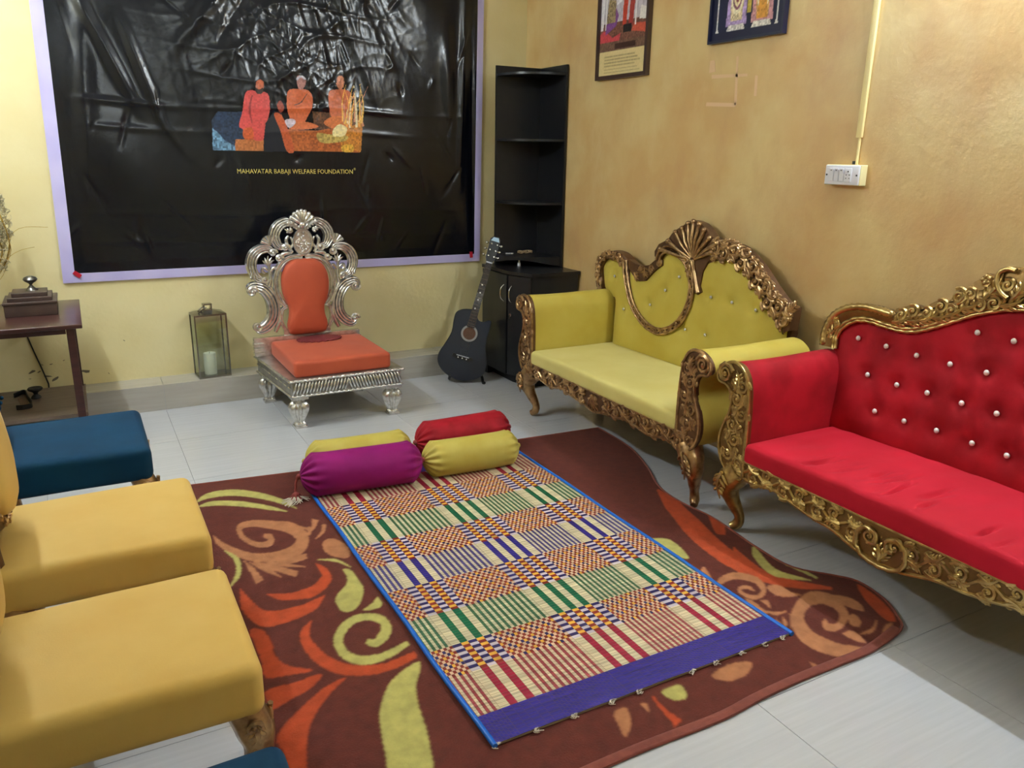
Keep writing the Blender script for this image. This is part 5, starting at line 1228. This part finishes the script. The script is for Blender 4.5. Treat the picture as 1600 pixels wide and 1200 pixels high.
# ================================================================== WALL PICTURES, CONDUIT, SWITCHBOARD
def pictures():
    def picture(name, y0, y1, z0, z1, border, fmat, label, paint, n=110):
        t = thing(name, (XR, (y0+y1)/2, z0), label, 'picture'); d = .03
        for (a, b_, c, e) in ((y0,y0+border,z0,z1),(y1-border,y1,z0,z1),(y0+border,y1-border,z0,z0+border),(y0+border,y1-border,z1-border,z1)):
            b = MB(); b.box((XR-d, a, c), (XR-.001, b_, e)); obj('frame', b, fmat, t)
        b = MB(); b.box((XR-.012, y0+border, z0+border), (XR-.001, y1-border, z1-border)); obj('backing', b, M['frame_brown'], t)
        ny = n; nz = int(n*(z1-z0)/(y1-y0)); Yg, Zg = np.meshgrid(np.linspace(y1-border, y0+border, ny), np.linspace(z0+border, z1-border, nz))
        U = (y1-Yg)/(y1-y0); Vv = (Zg-z0)/(z1-z0); col = paint(U, Vv, ny, nz)
        o = grid_mesh('print', np.stack([np.full_like(Yg, XR-.016), Yg, Zg], -1), M['mesh_attr'], t); set_pattern(o.data, col.reshape(-1,3)); return t
    rng = np.random.default_rng(21)
    def noise_(nz, ny, k): return rng.random((nz//k+1, ny//k+1)).repeat(k,0).repeat(k,1)[:nz,:ny]
    L = lambda c: np.array(lin(c)[:3])
    def p1(U, W, ny, nz):           # crowded devotional print over a caption card
        col = np.tile(L('b5acb2'), (nz, ny, 1))*(.8+.4*noise_(nz, ny, 4))[...,None]
        def put(poly, c, v=.2): m = inside(poly, U, W); col[m] = L(c)*(1-v+2*v*noise_(nz, ny, 2)[m])[:,None]
        put([(.0,.3),(1,.3),(1,.45),(0,.45)], '6f4a3c', .4)
        put([(.02,.36),(.12,.40),(.3,.33),(.45,.36),(.42,.27),(.15,.24),(.03,.27)], 'b8434a'); put([(.15,.36),(.36,.42),(.4,.5),(.35,.56),(.14,.5)], '7d4a86'); put([(.16,.45),(.34,.45),(.34,.62),(.2,.64)], '8d7a58', .5)
        put([(.05,.40),(.10,.40),(.12,.66),(.06,.66)], 'ddd8d8', .1); put([(.36,.58),(.46,.6),(.46,.84),(.36,.88),(.33,.75)], 'd8d4d6', .15); put([(.35,.9),(.47,.8),(.55,.95),(.45,1)], 'b03a44')
        put([(.46,.62),(.62,.62),(.62,.70),(.48,.71)], '1f5d94', .15); put([(.48,.42),(.55,.40),(.58,.62),(.49,.62)], 'b8402c'); put([(.60,.42),(.68,.40),(.72,.66),(.62,.64)], '9c3a34'); put([(.5,.36),(.66,.36),(.66,.42),(.5,.42)], '23201f', .2)
        put([(.66,.36),(.95,.33),(.97,.40),(.70,.42)], 'b8503c'); put([(.80,.44),(.92,.43),(.92,.52),(.82,.54)], 'd5cfc8', .1); put([(.5,.72),(.62,.72),(.64,.95),(.5,.95)], '9a6c52', .4); put([(.76,.6),(.9,.6),(.92,.95),(.78,.95)], '8a6054', .5)
        for x in (.72,.14,.93): put([(x,.4),(x+.02,.4),(x+.03,1),(x+.01,1)], 'dcd6d4', .05)
        put([(0,.225),(1,.225),(1,.30),(0,.30)], '6e5242', .3); put([(.35,.24),(.75,.24),(.75,.28),(.35,.28)], '3e2620', .1)
        put([(0,0),(1,0),(1,.225),(0,.225)], 'd2bd88', .05)
        for k in range(6): put([(.15,.055+.025*k),(.85-.05*(k%3),.055+.025*k),(.85-.05*(k%3),.062+.025*k),(.15,.062+.025*k)], 'a8966a', .2)
        return col
    def p2(U, W, ny, nz):           # two ornate draped figures on dark blue
        col = np.tile(L('0d1130'), (nz, ny, 1))
        def put(poly, c, v=.35): m = inside(poly, U, W); col[m] = L(c)*(1-v+2*v*noise_(nz, ny, 2)[m])[:,None]
        for cx, c1, c2 in ((.36,'a98fbf','c9b690'),(.70,'b7848a','c69a5a')):
            put([(cx-.14,.12),(cx+.14,.12),(cx+.12,.40),(cx+.08,.62),(cx-.08,.62),(cx-.12,.40)], c1); put([(cx-.08,.16),(cx+.08,.16),(cx+.09,.45),(cx,.58),(cx-.09,.45)], c2, .45)
            for r, c in ((.085,'d8cfae'),(.062,'7a4a5c'),(.045,'d6c79a'),(.025,'8a3a4a')):
                put([(cx+r*math.cos(a), .33+r*1.5*math.sin(a)) for a in np.linspace(0, 2*PI, 24)], c, .3)
            put([(cx+.06*math.cos(a), .70+.07*math.sin(a)) for a in np.linspace(0, 2*PI, 20)], '3a2a22', .2); put([(cx-.07,.74),(cx+.07,.74),(cx+.03,.92),(cx-.03,.92)], 'c9a54a', .4)
            put([(cx-.13,.08),(cx+.13,.08),(cx+.10,.13),(cx-.10,.13)], 'cfc9c0', .4)
        put([(.50,.20),(.55,.20),(.56,.42),(.51,.42)], 'b5a03c', .2); put([(.63,.14),(.77,.14),(.75,.28),(.65,.28)], 'c48a34', .3)
        for cx in (.10,.89):
            put([(cx-.008,.1),(cx+.008,.1),(cx+.008,.42),(cx-.008,.42)], 'c8c4c0', .2); put([(cx-.025,.08),(cx+.025,.08),(cx+.01,.11),(cx-.01,.11)], 'c8c4c0', .1); put([(cx-.016,.42),(cx+.016,.42),(cx+.012,.46),(cx-.012,.46)], 'd8d4d0', .1)
        return col
    t = picture('framed_picture', 3.852, 4.358, 1.997, 2.70, .022, M['frame_brown'], 'brown framed devotional print with a caption card near the corner shelf', p1)
    picture('framed_picture', 2.852, 3.352, 2.104, 2.70, .012, mat('frame_navy', '14172f', .3), 'dark blue framed print of two ornate draped figures on gold wall', p2)
    # conduit down to the switchboard
    t = thing('conduit', (XR, 2.375, 1.53), 'narrow cream wiring conduit running down the gold wall', 'conduit')
    b = MB(); b.rbox((XR-.014, 2.362, 1.64), (XR, 2.390, ZC-.002), .003, 2); obj('casing', b, M['conduit'], t, 40)
    b = MB(); b.tube([(XR-.007, 2.372, 1.53), (XR-.007, 2.372, 1.645)], .006, 8); obj('pipe', b, M['conduit'], t, 60)
    b = MB(); b.box((XR-.012, 2.379, 1.531), (XR-.002, 2.391, 1.545)); obj('clip', b, M['dark_hole'], t)
    t = thing('switchboard', (XR, 2.405, 1.443), 'white electrical switchboard with three switches and a socket below the conduit', 'switchboard')
    y0, y1, z0, z1 = 2.318, 2.497, 1.443, 1.529
    b = MB(); b.rbox((XR-.042, y0, z0), (XR, y1, z1), .003, 2); obj('box', b, M['ivory_plastic'], t, 40)
    b = MB(); b.rbox((XR-.050, y0+.002, z0+.002), (XR-.0415, y1-.002, z1-.002), .003, 2); pl = obj('cover_plate', b, M['white_plastic'], t, 40)
    for k in range(3):
        yy = y1-.028-.026*k; b = MB(); b.hexa([(XR-.0505,yy,z0+.016),(XR-.0505,yy-.022,z0+.016),(XR-.0505,yy-.022,z1-.016),(XR-.0505,yy,z1-.016),(XR-.053,yy-.001,z0+.017),(XR-.053,yy-.021,z0+.017),(XR-.057,yy-.021,z1-.017),(XR-.057,yy-.001,z1-.017)])
        sw = obj('switch', b, M['white_plastic'], pl); b = MB(); b.box((XR-.0585,yy-.013,z1-.026),(XR-.0555,yy-.009,z1-.022)); obj('dot', b, M['dark_hole'], pl)
    yy = y1-.108; b = MB(); b.rbox((XR-.054, yy-.034, z0+.014), (XR-.050, yy, z1-.014), .002, 2); so = obj('socket', b, M['white_plastic'], pl, 40)
    for dy, dz, r in ((-.017,.058,.0035),(-.009,.044,.0028),(-.025,.044,.0028),(-.009,.030,.0024),(-.025,.030,.0024)):
        b = MB(); b.tube([(XR-.0545, yy+dy, z0+dz), (XR-.0535, yy+dy, z0+dz)], r, 8); obj('hole', b, M['dark_hole'], pl)
    for y in (y0+.012, y1-.012): b = MB(); b.tube([(XR-.0515, y, (z0+z1)/2), (XR-.0495, y, (z0+z1)/2)], .004, 8); obj('screw', b, M['dark_hole'], pl)
pictures()
